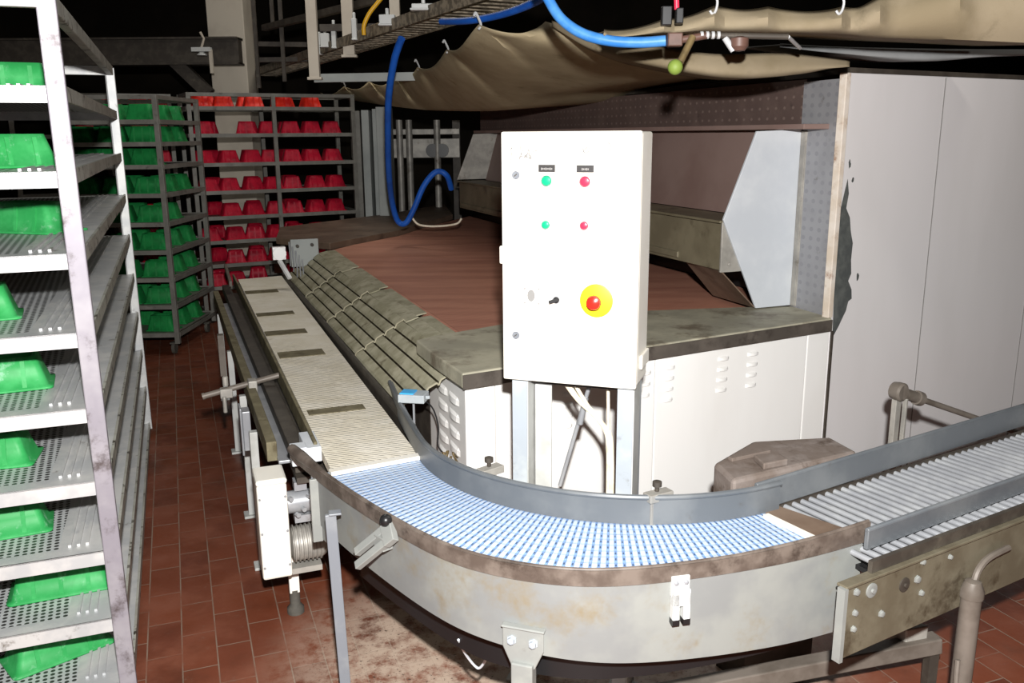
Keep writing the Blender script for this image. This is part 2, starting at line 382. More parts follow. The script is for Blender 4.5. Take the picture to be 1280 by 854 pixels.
def mould(me, p, rz, label, group):
    o = bpy.data.objects.new('bread_mould', me); COL.objects.link(o); o.location = p; o.rotation_euler = (0, 0, rz); ORG[o] = Vector(p)
    return tag(o, label, 'bread mould', group)

# ------------------------------------------------------------------ near tray rack on the left
S0, S1, T0, T1 = 2.575, 5.16, -.90, -.25
LZ = [.075+.213*k for k in range(9)]
rk = thing('tray_rack', 'tall flour-dusted aluminium rack of perforated trays close by at the left', 'rack', W((S0+S1)/2, (T0+T1)/2, 0))
AX = (uA, nA, UP)
for s_, t_, mt in ((S0-.012, T1-.004, 'rackdark'), (S1+.012, T1-.006, 'rackmetal'), (S0-.012, T0+.01, 'rackmetal'), (S1+.012, T0+.01, 'rackmetal')):
    m = MB(); m.box(W(s_, t_, 1.02), (.024, .046, 1.96), AX); m.box(W(s_+(.012 if s_ < 3 else -.012), t_+(-.02 if t_ > -.5 else .02), 1.02), (.03, .006, 1.96), AX)
    m.build('post', mt, rk, bevel=.003)
for t_ in (T1-.004, T0+.01):
    m = MB(); m.box(W((S0+S1)/2, t_, 1.985), (S1-S0, .03, .045), AX); m.build('top_rail', 'rackrail', rk, bevel=.003)
for s_ in (S0-.012, S1+.012):
    m = MB(); m.box(W(s_, (T0+T1)/2, 1.985), (.026, T1-T0, .045), AX); m.build('top_rail', 'rackmetal', rk, bevel=.003)
for s_, t_ in ((S0+.08, T1-.06), (S1-.08, T1-.06), (S0+.08, T0+.06), (S1-.08, T0+.06)):
    m = MB(); m.cyl(W(s_, t_-.012, .032), W(s_, t_+.012, .032), .032, 14); m.box(W(s_, t_, .06), (.04, .04, .012), AX); m.build('caster', 'rubber', rk)
for k, z in enumerate(LZ):
    m = MB(); smid, tmid = (S0+S1)/2, (T0+T1)/2
    m.mi = 1                                                # dimpled middle
    q = [W(S0+.055, T0+.1, z), W(S1-.055, T0+.1, z), W(S1-.055, T1-.15, z), W(S0+.055, T1-.15, z)]
    m.face([m.v(p) for p in q][::-1])
    m.mi = 0
    m.box(W(S0+.0275, tmid, z-.002), (.055, T1-T0, .004), AX); m.box(W(S1-.0275, tmid, z-.002), (.055, T1-T0, .004), AX)
    m.box(W(smid, T1-.075, z-.002), (S1-S0-.11, .15, .004), AX); m.box(W(smid, T0+.05, z-.002), (S1-S0-.11, .1, .004), AX)
    for tt in (.075, .098, .121): m.box(W(smid, T1-tt, z+.003), (S1-S0-.12, .008, .008), AX)      # pressed ribs
    m.box(W(S0+.002, tmid, z-.021), (.004, T1-T0, .042), AX); m.box(W(S1-.002, tmid, z-.021), (.004, T1-T0, .042), AX)
    m.mi = 2
    m.box(W(smid, T1+.004, z-.016), (S1-S0, .008, .04), AX); m.box(W(smid, T0-.004, z-.016), (S1-S0, .008, .04), AX)
    m.build('shelf', ['rackmetal', 'perf', 'rackrail'], rk, fix=False)
spots = {0: [(2.83, -.47, 24, 'lying askew at near end'), ], 1: [(2.84, -.43, 2, 'standing square at near end'), ],
         2: [(2.84, -.585, 5, 'near the front left')], 3: [(2.86, -.60, -4, 'near the front left')], 4: [(2.9, -.54, 4, 'near the front left')],
         5: [(2.9, -.60, 6, 'near the front left')], 6: [(3.25, -.44, -38, 'turned askew by the post')], 7: [(2.95, -.46, 30, 'just behind the near post')],
         8: [(3.2, -.46, 6, 'just under the top rail')]}
for k, L in spots.items():
    for s_, t_, a, txt in L:
        mould(MG, W(s_, t_, LZ[k]+.0075*0+.001), rad(a)-rad(-20.7)*0+rad(20.7), 'bright green bread mould %s, near rack %s' % (txt, levname(k, 9)), 'green moulds on the near tray rack')
mould(MG, W(3.55, -.62, LZ[4]+.001), rad(100), 'bright green bread mould set deep inside near rack, fifth shelf from the floor', 'green moulds on the near tray rack')

# ------------------------------------------------------------------ far racks
def far_rack(label, o, du, dv, wu, wv, levels, top, midposts=()):
    du, dv = Vector(du), Vector(dv); o = flat(o)
    r = thing('tray_rack', label, 'rack', o + du*wu/2 + dv*wv/2); ax = (du, dv, UP)
    for a in (0, wu)+tuple(midposts):
        for b in (0, wv):
            m = MB(); m.box(o+du*a+dv*b+UP*(top/2+.045), (.036, .036, top-.09), ax); m.build('post', 'farrack', r, bevel=.002)
    for b in (0, wv):
        m = MB(); m.box(o+du*wu/2+dv*b+UP*(top-.015), (wu, .03, .03), ax); m.build('top_rail', 'farrack', r)
    for a in (0, wu):
        m = MB(); m.box(o+du*a+dv*wv/2+UP*(top-.015), (.03, wv, .03), ax); m.build('top_rail', 'farrack', r)
        for b in (0, wv):
            m = MB(); c = o+du*abs(a-.05)+dv*abs(b-.05); m.cyl(c-du*.012+UP*.045, c+du*.012+UP*.045, .045, 14); m.box(c+UP*.085, (.05, .05, .012), ax); m.build('caster', 'rubber', r)
    for z in levels:
        m = MB(); c = o+du*wu/2+dv*wv/2
        m.box(c+UP*(z-.004), (wu-.04, wv-.04, .008), ax)
        for b in (-.018, wv+.018): m.box(o+du*wu/2+dv*b+UP*(z-.01), (wu, .008, .032), ax)
        for a in (-.018, wu+.018): m.box(o+du*a+dv*wv/2+UP*(z-.01), (.008, wv, .032), ax)
        m.build('shelf', 'farrack', r)
    return r
gc = at(222, 420, .15)
du, dv = Vector((-1, -.05, 0)).normalized(), Vector((0, 1, 0))
GZ = [.17, .39, .60, .81, 1.02, 1.235, 1.445, 1.61, 1.77]
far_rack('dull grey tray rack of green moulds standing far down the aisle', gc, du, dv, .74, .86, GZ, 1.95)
yawg = math.atan2(du.y, du.x)
for k, z in enumerate(GZ):
    for i in range(3):
        for j in range(3):
            if j == 2 and i > 0: continue
            if random.random() < .12: continue
            p = flat(gc, z+.001) + du*(.16+.235*i) + dv*(.16+.27*j)
            mould(MGF, p, yawg+rad(random.uniform(-9, 9)), 'dusty green bread mould, far rack %s, %s row, %s from right' % (levname(k, 9), ('front', 'middle', 'back')[j], ('first', 'second', 'third')[i]), 'green moulds in the far rack')
rc = at(258, 385, .15)
du = Vector((math.sin(rad(62)), math.cos(rad(62)), 0)); dv = Vector((-du.y, du.x, 0))
RZ = [.33, .53, .74, .955, 1.178, 1.42, 1.67, 1.90]
far_rack('wide dull rack of red moulds at the far end of the conveyor', rc, du, dv, 1.45, .5, RZ, 2.02, (.72,))
yawr = math.atan2(du.y, du.x)
for k, z in enumerate(RZ):
    xs = [.115, .31, .50, .69, .88, 1.07, 1.26] if k < 7 else [.11, .30, .56, .82, 1.07]
    for i, x in enumerate(xs):
        if random.random() < .1: continue
        p = flat(rc, z+.001) + du*(x+random.uniform(-.015, .015)) + dv*.10
        mould(MRB if k == 7 else MR, p, yawr+rad(random.uniform(-14, 14)), 'red bread mould, far wide rack, %s, front row, %s from left' % (levname(k, 8), ['first']+ORD[1:8] and (['first']+ORD[1:8])[i]), 'red moulds in the far rack')
    for i, x in enumerate((.2, .55, .9)):
        p = flat(rc, z+.001) + du*x + dv*.33
        mould(MRB if k == 7 else MR, p, yawr+rad(random.uniform(-14, 14)), 'red bread mould, far wide rack, %s, back row, %s from left' % (levname(k, 8), ('first', 'second', 'third')[i]), 'red moulds in the far rack')
# red moulds of a rack hidden behind the green one
rc2 = rc - du*1.35 + dv*.42
far_rack('dim rack of red moulds half hidden behind the far green rack', rc2, du, dv, 1.25, .5, RZ, 2.02)
for k, z in enumerate(RZ):
    for i, x in enumerate((.55, .78, 1.0, 1.16)):
        mould(MR, flat(rc2, z+.001)+du*x+dv*.10, yawr+rad(random.uniform(-14, 14)), 'dim red bread mould, half hidden rack, %s, %s from right' % (levname(k, 8), ('fourth', 'third', 'second', 'first')[i]), 'red moulds in the half hidden rack')

# ------------------------------------------------------------------ oven
P0 = W(2.951, 2.568, 0)
ZS = .88
ov = thing('tunnel_oven', 'large white panelled oven with brown intake hood and wide mesh belt', 'oven', W(4.2, 2.3, 0))
slab = [at(520, 425, ZS), at(541, 442, ZS), at(578, 467, ZS), at(1040, 398, ZS), W(3.19, 2.70, ZS), W(3.30, 2.35, ZS), W(3.39, 1.94, ZS), W(3.374, 1.233, ZS), W(3.27, .90, ZS)]
m = MB(); m.prism(slab, (0, 0, -.055)); m.build('worktop', 'slab', ov, bevel=.006)
m = MB(); _a, _b = slab[2], slab[3]; _n = Vector(((_b-_a).y, -(_b-_a).x, 0)).normalized()
m.prism([_a+_n*.001-UP*.006, _b+_n*.001-UP*.006, _b+_n*.001-UP*.055, _a+_n*.001-UP*.055], _n*.004); m.build('worktop_edge', 'edgegrey', ov)
# mesh belt with rolled front edge
bp = [W(3.24, 1.05, .855), W(6.33, 1.03, .855), W(7.19, 1.73, .855), W(8.45, 2.75, .855), W(3.24, 2.75, .855)]
m = MB(); m.prism(bp, (0, 0, -.03)); m.cyl(W(3.24, 1.05, .835), W(6.33, 1.04, .835), .022, 12); m.build('mesh_belt', 'ovenbelt', ov)
# far worktop and far end plate
fw = [at(345, 297, .9), at(412, 304, .9), at(498, 288, .9), at(566, 268, .9), at(555, 255, .9), at(480, 268, .9), at(350, 284, .9)]
m = MB(); m.prism(fw, (0, 0, -.05)); m.build('far_worktop', 'slabedge', ov, bevel=.005)
# base panels
cn = at(578, 467, ZS) + nA*.02 + uA*.035
fr1 = P0
def base(p, q, z0, z1, th, name, mat, bevel=.004):
    d = (q-p); d.z = 0; d.normalize(); nrm = Vector((-d.y, d.x, 0))
    return MB().prism([flat(p, z0), flat(q, z0), flat(q, z1), flat(p, z1)], nrm*th).build(name, mat, ov, bevel=bevel)
seam = [0, .075, .30, 1.0]
dF = (flat(fr1)-flat(cn)); LF = dF.length; dF.normalize(); nF = Vector((dF.y, -dF.x, 0))      # nF points to the camera side
us = [0, .115, .80, LF-.13, LF]
for a, b in zip(us, us[1:]):
    p = flat(cn)+dF*(a+.002); q = flat(cn)+dF*(b-.002)
    base(p, q, .03, .822, .02, 'front_panel', 'whitepanel')
sl = at(524, 432, ZS)+nA*.025
base(flat(cn)+uA*.002, flat(cn)+uA*.46, .03, .822, -.02, 'side_panel', 'whitepanel')
base(flat(cn)+uA*.464, W(6.3, cn.dot(nA), 0), .03, .80, -.02, 'side_panel', 'darkmetal')
# louvres: pressed vents
def louvre(mb, c, d, nrm, w=.052, h=.016):
    rows = []
    for i in range(7):
        a = i/6; x = (a-.5)*w; bulge = math.sin(math.pi*a)**.5*.009 if 0 < a < 1 else 0
        rows.append([c+d*x+UP*h*.5, c+d*x+UP*h*.2+nrm*bulge, c+d*x-UP*h*.45+nrm*bulge*1.15, c+d*x-UP*h*.5+nrm*.0005])
    mb.grid(rows)
def onfront(x, y):
    d = ray(x, y); n_ = nF; t = (flat(cn)-CAM).dot(n_)/d.dot(n_); return CAM+d*t
for cx, cy, rows, step in ((836, 459, 4, 13.5), (806, 466, 3, 14), (904, 448, 4, 13), (941, 442, 4, 13), (711, 493, 4, 13), (681, 498, 4, 13)):
    for r in range(rows):
        m = MB(); louvre(m, onfront(cx-r*1.0, cy+r*step)+nF*.0005, dF, nF, .058 if cx > 780 else .05); m.build('louvre', 'whitepanel', ov, fix=False)
sF = -nA
for i, s_ in enumerate((.13, .27)):
    for r in range(5):
        m = MB(); louvre(m, flat(cn, .745-r*.062)+uA*s_+sF*.0005, -uA, sF, .115, .03); m.build('louvre', 'whitepanel', ov, fix=False)
# tall side casing
TP = 1.88
pe = P0+uB*3.6
m = MB(); m.prism([flat(P0, .03), flat(pe, .03), flat(pe, TP), flat(P0, TP)], nB*.03); m.build('casing_panel', 'greypanel', ov, bevel=.004)
m = MB(); m.prism([flat(P0, TP), flat(pe, TP), flat(pe, TP)+nB*3.0, W(8.5, 2.64, TP), W(3.19, 2.64, TP)], (0, 0, .02)); m.build('roof_panel', 'darkmetal', ov)
m = MB(); m.prism([flat(P0, ZS)-uB*.022-nB*.004, flat(P0, ZS)+uB*.006-nB*.004, flat(P0, TP)+uB*.006-nB*.004, flat(P0, TP)-uB*.022-nB*.004], nB*.035); m.build('edge_trim', 'rust', ov, bevel=.003)
for u_, lo in ((.62, .03), (1.45, .03), (2.3, .03)):
    m = MB(); m.box(flat(P0, (TP+lo)/2)+uB*u_-nB*.0008, (.005, .003, TP-lo-.01), (uB, nB, UP)); m.build('panel_seam', 'grey', ov)
m = MB(); m.box(flat(P0, .42)-nB*.003+uB*.01, (.012, .01, .80), (uB, nB, UP)); m.build('panel_seam', 'darkmetal', ov)
# chipped paint patch with a ragged outline
pts = []
rag = [(0, 1.0), (.0, 1.34), (.008, 1.40), (.018, 1.46), (.028, 1.40), (.02, 1.34), (.038, 1.30), (.046, 1.24), (.06, 1.19), (.058, 1.12), (.064, 1.06), (.052, 1.03), (.07, .99), (.074, .95), (.06, .94), (.052, .90), (.04, .87), (.03, .84), (.012, .80), (.004, .82)]
for i, (u_, z_) in enumerate(rag): pts.append(flat(P0, z_)+uB*(.006+u_*1.55+random.uniform(0, .004))-nB*.0012)
m = MB(); m.prism(pts, nB*.001); m.build('chipped_paint', 'barepaint', ov)
m = MB()
for (x, y) in ((1062, 205), (1066, 225), (1072, 345)):
    d = ray(x, y); t = (P0-CAM).dot(nB)/d.dot(nB); c = CAM+d*t
    m.prism([c+uB*(.008*math.cos(a)*random.uniform(.5, 1.3))+UP*(.018*math.sin(a)*random.uniform(.5, 1.3))-nB*.0012 for a in [2*math.pi*i/9 for i in range(9)]], nB*.001)
m.build('chipped_paint', 'barepaint', ov)
# jamb between hood and casing
m = MB(); m.prism([W(2.968, 2.566, ZS), W(3.235, 2.575, ZS), W(3.235, 2.575, 1.86), W(2.968, 2.566, 1.86)], nA*.02); m.build('jamb', 'jamb', ov)
# hood cheeks
chk = [(2.385, .885), (2.193, 1.286), (2.34, 1.655), (2.57, 1.662), (2.57, .885)]
for s_ in (3.225, 7.05):
    m = MB(); m.prism([W(s_, t, z) for t, z in (chk if s_ < 5 else [(2.193, 1.29), (2.34, 1.655), (2.57, 1.662), (2.57, 1.29)])], uA*.012); m.build('cheek_plate', 'galv' if s_ < 5 else 'galvdirty', ov, bevel=.002)
m = MB(); m.box(W(3.21, 2.585, 1.27), (.03, .035, .77), AX); m.box(W(3.195, 2.60, 1.27), (.012, .06, .77), AX); m.build('upright_angle', 'galvdirty', ov, bevel=.003)
# mouth beam
m = MB(); m.box(W(5.15, 2.31, 1.165), (3.8, .2, .21), AX); m.box(W(5.15, 2.30, 1.275), (3.82, .23, .012), AX); m.box(W(5.3, 2.205, 1.09), (3.4, .012, .03), AX); m.build('mouth_beam', 'olive', ov, bevel=.004)
m = MB(); m.box(W(3.243, 2.305, 1.165), (.012, .215, .22), AX)
for zz in (1.09, 1.24): m.cyl(W(3.238, 2.24, zz), W(3.23, 2.24, zz), .008, 8)
m.build('beam_end_cap', 'galvdirty', ov, bevel=.002)
m = MB(); m.prism([W(3.24, 2.20, 1.06), W(3.24, 2.385, .885), W(3.62, 2.42, .875), W(3.62, 2.26, 1.05)], nA*.008); m.build('side_chute', 'slabedge', ov)
# recessed hood face, header
m = MB(); m.prism([W(3.235, 2.44, 1.28), W(7.05, 2.44, 1.28), W(7.05, 2.55, 1.66), W(3.235, 2.55, 1.66)], nA*.012); m.build('hood_panel', 'hood', ov)
m = MB(); m.box(W(5.2, 2.52, 1.672), (4.3, .16, .022), AX); m.build('hood_ledge', 'hood', ov, bevel=.003)
m = MB(); m.box(W(5.4, 2.59, 1.775), (4.35, .02, .19), AX)
m.build('header_panel', 'header', ov)
m = MB(); m.box(W(3.6, 2.9, .97), (.9, .5, .2), AX); m.bm.free()
# black sheet standing for the shade inside the tunnel mouth
m = MB(); m.prism([W(3.25, 2.76, .83), W(8.4, 2.76, .83), W(8.4, 2.76, 1.28), W(3.25, 2.76, 1.28)], nA*.02); m.build('tunnel_shade_sheet', 'black', ov)

# ------------------------------------------------------------------ transfer slide
ts = thing('transfer_slide', 'sloping row of floury corrugated slide plates between mesh belt and slat conveyor', 'chute', W(4.6, .86, 0))
S_U = [2.86, 3.72, 4.50, 5.30, 6.25]; 
def plate(s0, s1, k):
    m = MB(); N = 5; rows = []; L = s1-s0
    for j, (s_, lift) in enumerate(((s0, .013), ((s0+s1)/2, .008), (s1+.03, .0))):
        r = []
        for i in range(N):
            for a0, dz in ((.0, -.004), (.07, .004), (.2, .009), (.86, .006), (.93, -.004)):
                a = (i+a0)/N; r.append(W(s_ + (1-a)*.14, .70+.205*a, .668 + .175*a + dz + lift))
        rows.append(r)
    g = [[m.v(p) for p in r] for r in rows]
    for i in range(2):
        for j in range(len(g[0])-1):
            m.mi = 1 if j % 5 in (4, 0) else 0
            m.face([g[i][j], g[i][j+1], g[i+1][j+1], g[i+1][j]])
    o = m.build('slide_plate', ['slide', 'slidegap'], ts, solid=.003)
    m = MB(); rr = [p + UP*.002 for p in rows[0]]; m.tube(rr, .0036, 6); m.build('plate_lip', 'slidedge', o)
for k in range(4): plate(S_U[k], S_U[k+1], k)
plate(2.86-.0, 3.74, 9) if False else None
for a, b in zip(S_U, S_U[1:]):
    m = MB(); m.prism([W(a, .905, .848), W(b-.01, .905, .848), W(b-.01, .97, .862), W(a+.02, .97, .862)], (0, 0, -.006))
    m.prism([W(a+.1, .975, .853), W(b+.05, .975, .853), W(b+.05, 1.035, .858), W(a+.12, 1.035, .858)], (0, 0, -.006)); m.build('cover_strip', 'slide', ts, bevel=.002)
m = MB(); m.box(W(4.6, .692, .66), (3.6, .012, .05), AX); m.build('edge_rail', 'darkmetal', ts)
for s_ in (3.4, 5.0, 6.2):
    m = MB(); m.box(W(s_, .78, .32), (.04, .04, .64), AX); m.box(W(s_, .78, .005), (.09, .09, .01), AX); m.bar(W(s_, .78, .64), W(s_, .88, .80), .03, .03); m.build('support', 'darkmetal', ts)
# bright end fittings at far end
m = MB(); c = W(6.55, .88, .80); m.box(at(381, 316, .86), (.02, .19, .19), (uA, nA, UP))
o = m.build('end_bracket', 'cabgrey', ts, bevel=.003)
for (x, y) in ((-.05, .05), (.05, .055)):
    m = MB(); c = at(381, 316, .86)+nA*x+UP*y; m.cyl(c-uA*.008, c-uA*.03, .012, 8); m.build('bracket_bolt', 'darkmetal', o)
lm = at(349, 322, .86)
lr = thing('work_lamp', 'small glaring lamp with wire cage at far end of the slide', 'lamp', lm-UP*.1)
m = MB(); m.box(lm+UP*.03, (.05, .085, .085), (uA, nA, UP)); m.lathe(lm+UP*.03-uA*.02, -uA, [(.02, 0), (.045, .02), (.045, .024)], 14); m.build('lamp_head', 'reflect', lr, bevel=.004)
m = MB()
for k in range(5): m.tube([lm+nA*(.07+.02*k)+UP*(.1-.03*k), lm+nA*(.07+.02*k)+UP*(.0-.04*k)-uA*.03, lm+nA*(.07+.02*k)+UP*(-.06-.04*k)], .005, 6)
m.build('wire_cage', 'steel', lr)
m = MB(); m.bar(lm-UP*.02, lm-UP*.13+nA*.05-uA*.1, .025, .018); m.build('lamp_arm', 'reflect', lr)

# ------------------------------------------------------------------ slat conveyor
BZ = .65
sc = thing('slat_conveyor', 'long straight floury slat conveyor running from the far racks to the bend', 'conveyor', W(4.5, .5, 0))
nl, nr = at(415, 590, BZ), at(524, 570, BZ)
m = MB(); pa = [flat(nl, BZ), flat(nr, BZ), W(6.6, .685, BZ), W(6.55, .375, BZ)]
m.prism(pa, (0, 0, -.03)); m.build('slat_belt', 'slats', sc)
for s_, w_ in ((3.18, .065), (4.12, .12), (4.62, .11), (5.15, .10), (5.95, .12)):
    m = MB(); m.box(W(s_, .50+random.uniform(-.02, .02), BZ+.001), (w_, .21, .004), AX); m.build('stained_slat', 'slidestain', sc, bevel=.001)
m = MB(); d = (nr-nl).normalized(); m.bar(flat(nl, BZ+.007)-uA*.022-d*.01, flat(nr, BZ+.007)-uA*.022+d*.01, .034, .014); m.build('transfer_bar', 'cream', sc, bevel=.003)
def rail(p, q, w, h, mat, name): MB().bar(p, q, w, h).build(name, mat, sc, bevel=.003)
rail(W(2.74, .355, .655), W(6.55, .345, .655), .012, .07, 'slidestain', 'side_guard')
rail(W(2.78, .315, .60), W(6.5, .285, .60), .05, .05, 'darkmetal', 'side_channel')
rail(W(2.95, .235, .60), W(6.2, .205, .60), .035, .07, 'slidestain', 'side_beam')
rail(W(2.9, .275, .575), W(6.0, .245, .575), .05, .012, 'steel', 'side_shelf')
rail(W(6.1, .30, .69), W(6.62, .30, .74), .02, .035, 'pipe', 'upright_guide')
rail(W(2.72, .69, .62), W(6.6, .70, .62), .012, .08, 'darkmetal', 'side_guard')
m = MB(); m.box(W(4.6, .5, .56), (3.7, .42, .02), AX); m.build('drip_tray', 'darkmetal', sc)
for s_ in (3.32, 3.83, 4.7, 5.75):
    m = MB(); m.box(W(s_, .20, .285), (.035, .03, .55), AX); m.box(W(s_, .20, .006), (.07, .07, .012), AX); m.build('leg', 'legwhite', sc, bevel=.003)
    m = MB(); m.box(W(s_, .66, .285), (.035, .03, .55), AX); m.box(W(s_, .66, .006), (.07, .07, .012), AX); m.build('leg', 'legwhite', sc, bevel=.003)
m = MB(); m.box(W(3.45, .165, .53), (.09, .008, .19), AX); m.box(W(3.45, .185, .53), (.07, .03, .16), AX); m.build('bracket_plate', 'steel', sc, bevel=.003)
m = MB(); m.cyl(W(3.72, .04, .605), W(3.72, .36, .665), .0125, 12); m.cyl(W(3.72, .035, .604), W(3.72, .045, .606), .0145, 12); rod = m.build('adjusting_rod', 'pipe', sc)
m = MB(); m.box(W(3.72, .13, .61), (.04, .05, .04), AX); m.cyl(W(3.72, .13, .64), W(3.72, .13, .68), .012, 10); m.cyl(W(3.70, .12, .6), W(3.70, .12, .53), .009, 8); m.build('rod_clamp', 'galvdirty', sc, bevel=.003)
m = MB(); m.box(W(3.69, .235, .625), (.06, .035, .075), AX); m.build('rod_clamp', 'galvdirty', sc, bevel=.003)
m = MB(); m.box(W(4.75, .16, .53), (.05, .03, .22), AX); m.build('bracket_plate', 'pipe', sc)
m = MB(); m.box(W(2.80, .345, .655), (.17, .05, .05), AX); m.box(W(2.74, .30, .655), (.06, .05, .06), AX); m.build('corner_block', 'galv', sc, bevel=.003)

# ------------------------------------------------------------------ drive unit left of the bend
gp = at(370, 765, 0)
dr = thing('drive_unit', 'cream belt drive box with motor standing beside the start of the bend', 'drive', flat(gp))
gl = flat(gp)-nA*.085-uA*.02
m = MB(); prof = []
c0 = flat(gp)-nA*.065-uA*.11+UP*.025
ax = (nA, uA, UP)
m.box(c0+UP*.37, (.095, .13, .33), ax); m.box(c0+UP*.545-uA*.004, (.098, .14, .02), ax); m.build('drive_cover', 'cream', dr, bevel=.008)
for zz in (.25, .37, .49):
    for q in (-.04, .04): m = MB(); m.cyl(c0+UP*zz-uA*.0645+nA*q, c0+UP*zz-uA*.069+nA*q, .004, 8); m.build('cover_screw', 'steel', dr)
m = MB(); mc = c0+nA*.09+UP*.29
m.lathe(mc-nA*.04, nA, [(.03, 0), (.055, .008), (.058, .03), (.058, .1), (.05, .115), (.03, .125)], 20)
for k in range(7): m.lathe(mc-nA*(.03-.014*k), nA, [(.058, 0), (.064, .002), (.064, .005), (.058, .007)], 20)
m.build('motor', 'galvdirty', dr)
m = MB(); c1 = c0+nA*.085+UP*.44
m.cyl(c1-nA*.035, c1+nA*.05, .038, 16); m.cyl(c1+nA*.05, c1+nA*.075, .025, 14); m.box(c1+UP*.06+nA*.01, (.04, .05, .03), ax); m.box(c1-UP*.055+nA*.02, (.07, .05, .025), ax)
for k in range(6): m.cyl(c1+nA*.02*k-nA*.05+UP*.035*math.sin(k*2)-uA*.045, c1+nA*.02*k-nA*.045+UP*.035*math.sin(k*2)-uA*.06, .008, 8)
m.build('sprocket_gear', 'steel', dr)
m = MB(); m.tube(catmull([c1+nA*.08-UP*.02, c1+nA*.1-UP*.06-uA*.02, c1+nA*.09-UP*.14-uA*.03, c1+nA*.13-UP*.19], 6), .008, 8); m.build('drive_cable', 'black', dr)
m = MB(); m.box(flat(gp, .15), (.035, .03, .14), ax); m.build('leg', 'cream', dr, bevel=.003)
m = MB(); m.lathe(flat(gp), UP, [(.03, 0), (.03, .02), (.018, .035), (.018, .09)], 14); m.build('rubber_foot', 'rubber', dr)
m = MB(); m.box(c0+nA*.07+UP*.2, (.16, .05, .02), ax); m.build('mounting_plate', 'galvdirty', dr)

# ------------------------------------------------------------------ bend conveyor
bc = thing('bend_conveyor', 'curved conveyor with blue and white modular belt and stained grey skirt', 'conveyor', (0.2, 2.3, 0))
CI, RI = Vector((.377, 2.841, 0)), .7076
def inner(a, z=0): return CI + Vector((math.cos(rad(a)), math.sin(rad(a)), 0))*RI + UP*z
gpix = [(365, 558), (415, 598), (480, 640), (560, 682), (640, 703), (720, 712), (800, 710), (900, 698), (1000, 680), (1085, 657)]
OP = catmull([flat(at(x, y, .70)) for x, y in gpix], 10)
# smooth the measured outer path a little
for it in range(14): OP = [OP[0]]+[(OP[i-1]+OP[i]*2+OP[i+1])/4 for i in range(1, len(OP)-1)]+[OP[-1]]
def closest_outer(p, d):                                   # where the ray p+d*t meets the outer path
    best = None
    for a, b in zip(OP, OP[1:]):
        e = b-a; den = d.x*e.y-d.y*e.x
        if abs(den) < 1e-9: continue
        w = a-p; t = (w.x*e.y-w.y*e.x)/den; q = (w.x*d.y-w.y*d.x)/den
        if 0 <= q <= 1 and t > 0: best = p+d*t if best is None else best
    return best
NB = 80; A0_, A1_ = 196.0, 298.2
m = MB(); uvl = m.bm.loops.layers.uv.new('UVMap'); strips = []
for i in range(NB*2+1):
    a = A0_+(A1_-A0_)*i/(NB*2); p = inner(a); d = Vector((math.cos(rad(a+9*(1-i/(NB*2)))), math.sin(rad(a+9*(1-i/(NB*2)))), 0))
    q = closest_outer(p, d) or p+d*.25
    strips.append((p-d*.004, q-d*.004))
mm = MB()
for z_, flipz in ((BZ, False),):
    prev = None
    for i, (p, q) in enumerate(strips):
        cur = [m.v(flat(p+(q-p)*(j/6), z_)) for j in range(7)]
        if prev:
            for j in range(6):
                f = m.face([prev[j], prev[j+1], cur[j+1], cur[j]])
                if f:
                    for lp, (uu, vv) in zip(f.loops, (((i-1)/2, j/6), ((i-1)/2, (j+1)/6), (i/2, (j+1)/6), (i/2, j/6))): lp[uvl].uv = (uu, vv)
        prev = cur
o = m.build('modular_belt', 'bend', bc, fix=False)
if o.data.polygons[0].normal.z < 0:
    bmx = bmesh.new(); bmx.from_mesh(o.data); bmesh.ops.reverse_faces(bmx, faces=bmx.faces[:]); bmx.to_mesh(o.data); bmx.free()
b_ = o.modifiers.new('solid', 'SOLIDIFY'); b_.thickness = .016; b_.offset = -1
# inner guard: tall rounded plastic strip
gin = [flat(at(x, y, .655)) for x, y in ((488, 500), (498, 525), (511, 550))] + [inner(a) for a in np.linspace(A0_+1.5, A1_+1, 40)]
gin = catmull(gin, 3)
for it in range(6): gin = [gin[0]]+[(gin[i-1]+gin[i]*2+gin[i+1])/4 for i in range(1, len(gin)-1)]+[gin[-1]]
m = MB(); m.wall(gin, .652, .728, .012); m.tube([flat(p, .728)+CI*0 for p in gin], .0075, 8)
m.build('inner_guard', 'guard', bc)
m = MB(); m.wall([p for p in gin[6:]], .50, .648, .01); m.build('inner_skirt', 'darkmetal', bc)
# outer guard and skirt
n_ = len(OP)
m = MB(); m.wall(OP, lambda i: .662, lambda i: .70+.012*max(0, (i/(n_-1)-.8)/.2), -.008); 
m.tube([flat(p, .70+.012*max(0, (i/(n_-1)-.8)/.2)) for i, p in enumerate(OP)], [.0045]*n_, 8); m.build('outer_guard', 'guarddark', bc)
m = MB(); m.smooth = True; m.tube([OP[0]+UP*.69-uA*-.004, OP[3]+UP*.692, OP[7]+UP*.694, OP[11]+UP*.692], [.016, .018, .012, .004], 10); m.build('guard_nose', 'guarddark', bc)
SK = OP[7:-1]
m = MB(); m.wall(SK, lambda i: .518-.088*i/len(SK), .665, -.004)
m.tube([flat(p, .664)+(Vector((p.x-.289, p.y-2.765, 0)).normalized()*.004) for p in SK], .0045, 6); m.build('skirt', 'skirt', bc)
m = MB(); m.wall([SK[0], SK[1]], .47, .66, .03); m.box(flat(SK[0], .565)+nA*-.012, (.03, .012, .2), (nA, uA, UP)); m.build('skirt_end_flange', 'leggusset', bc, bevel=.002)
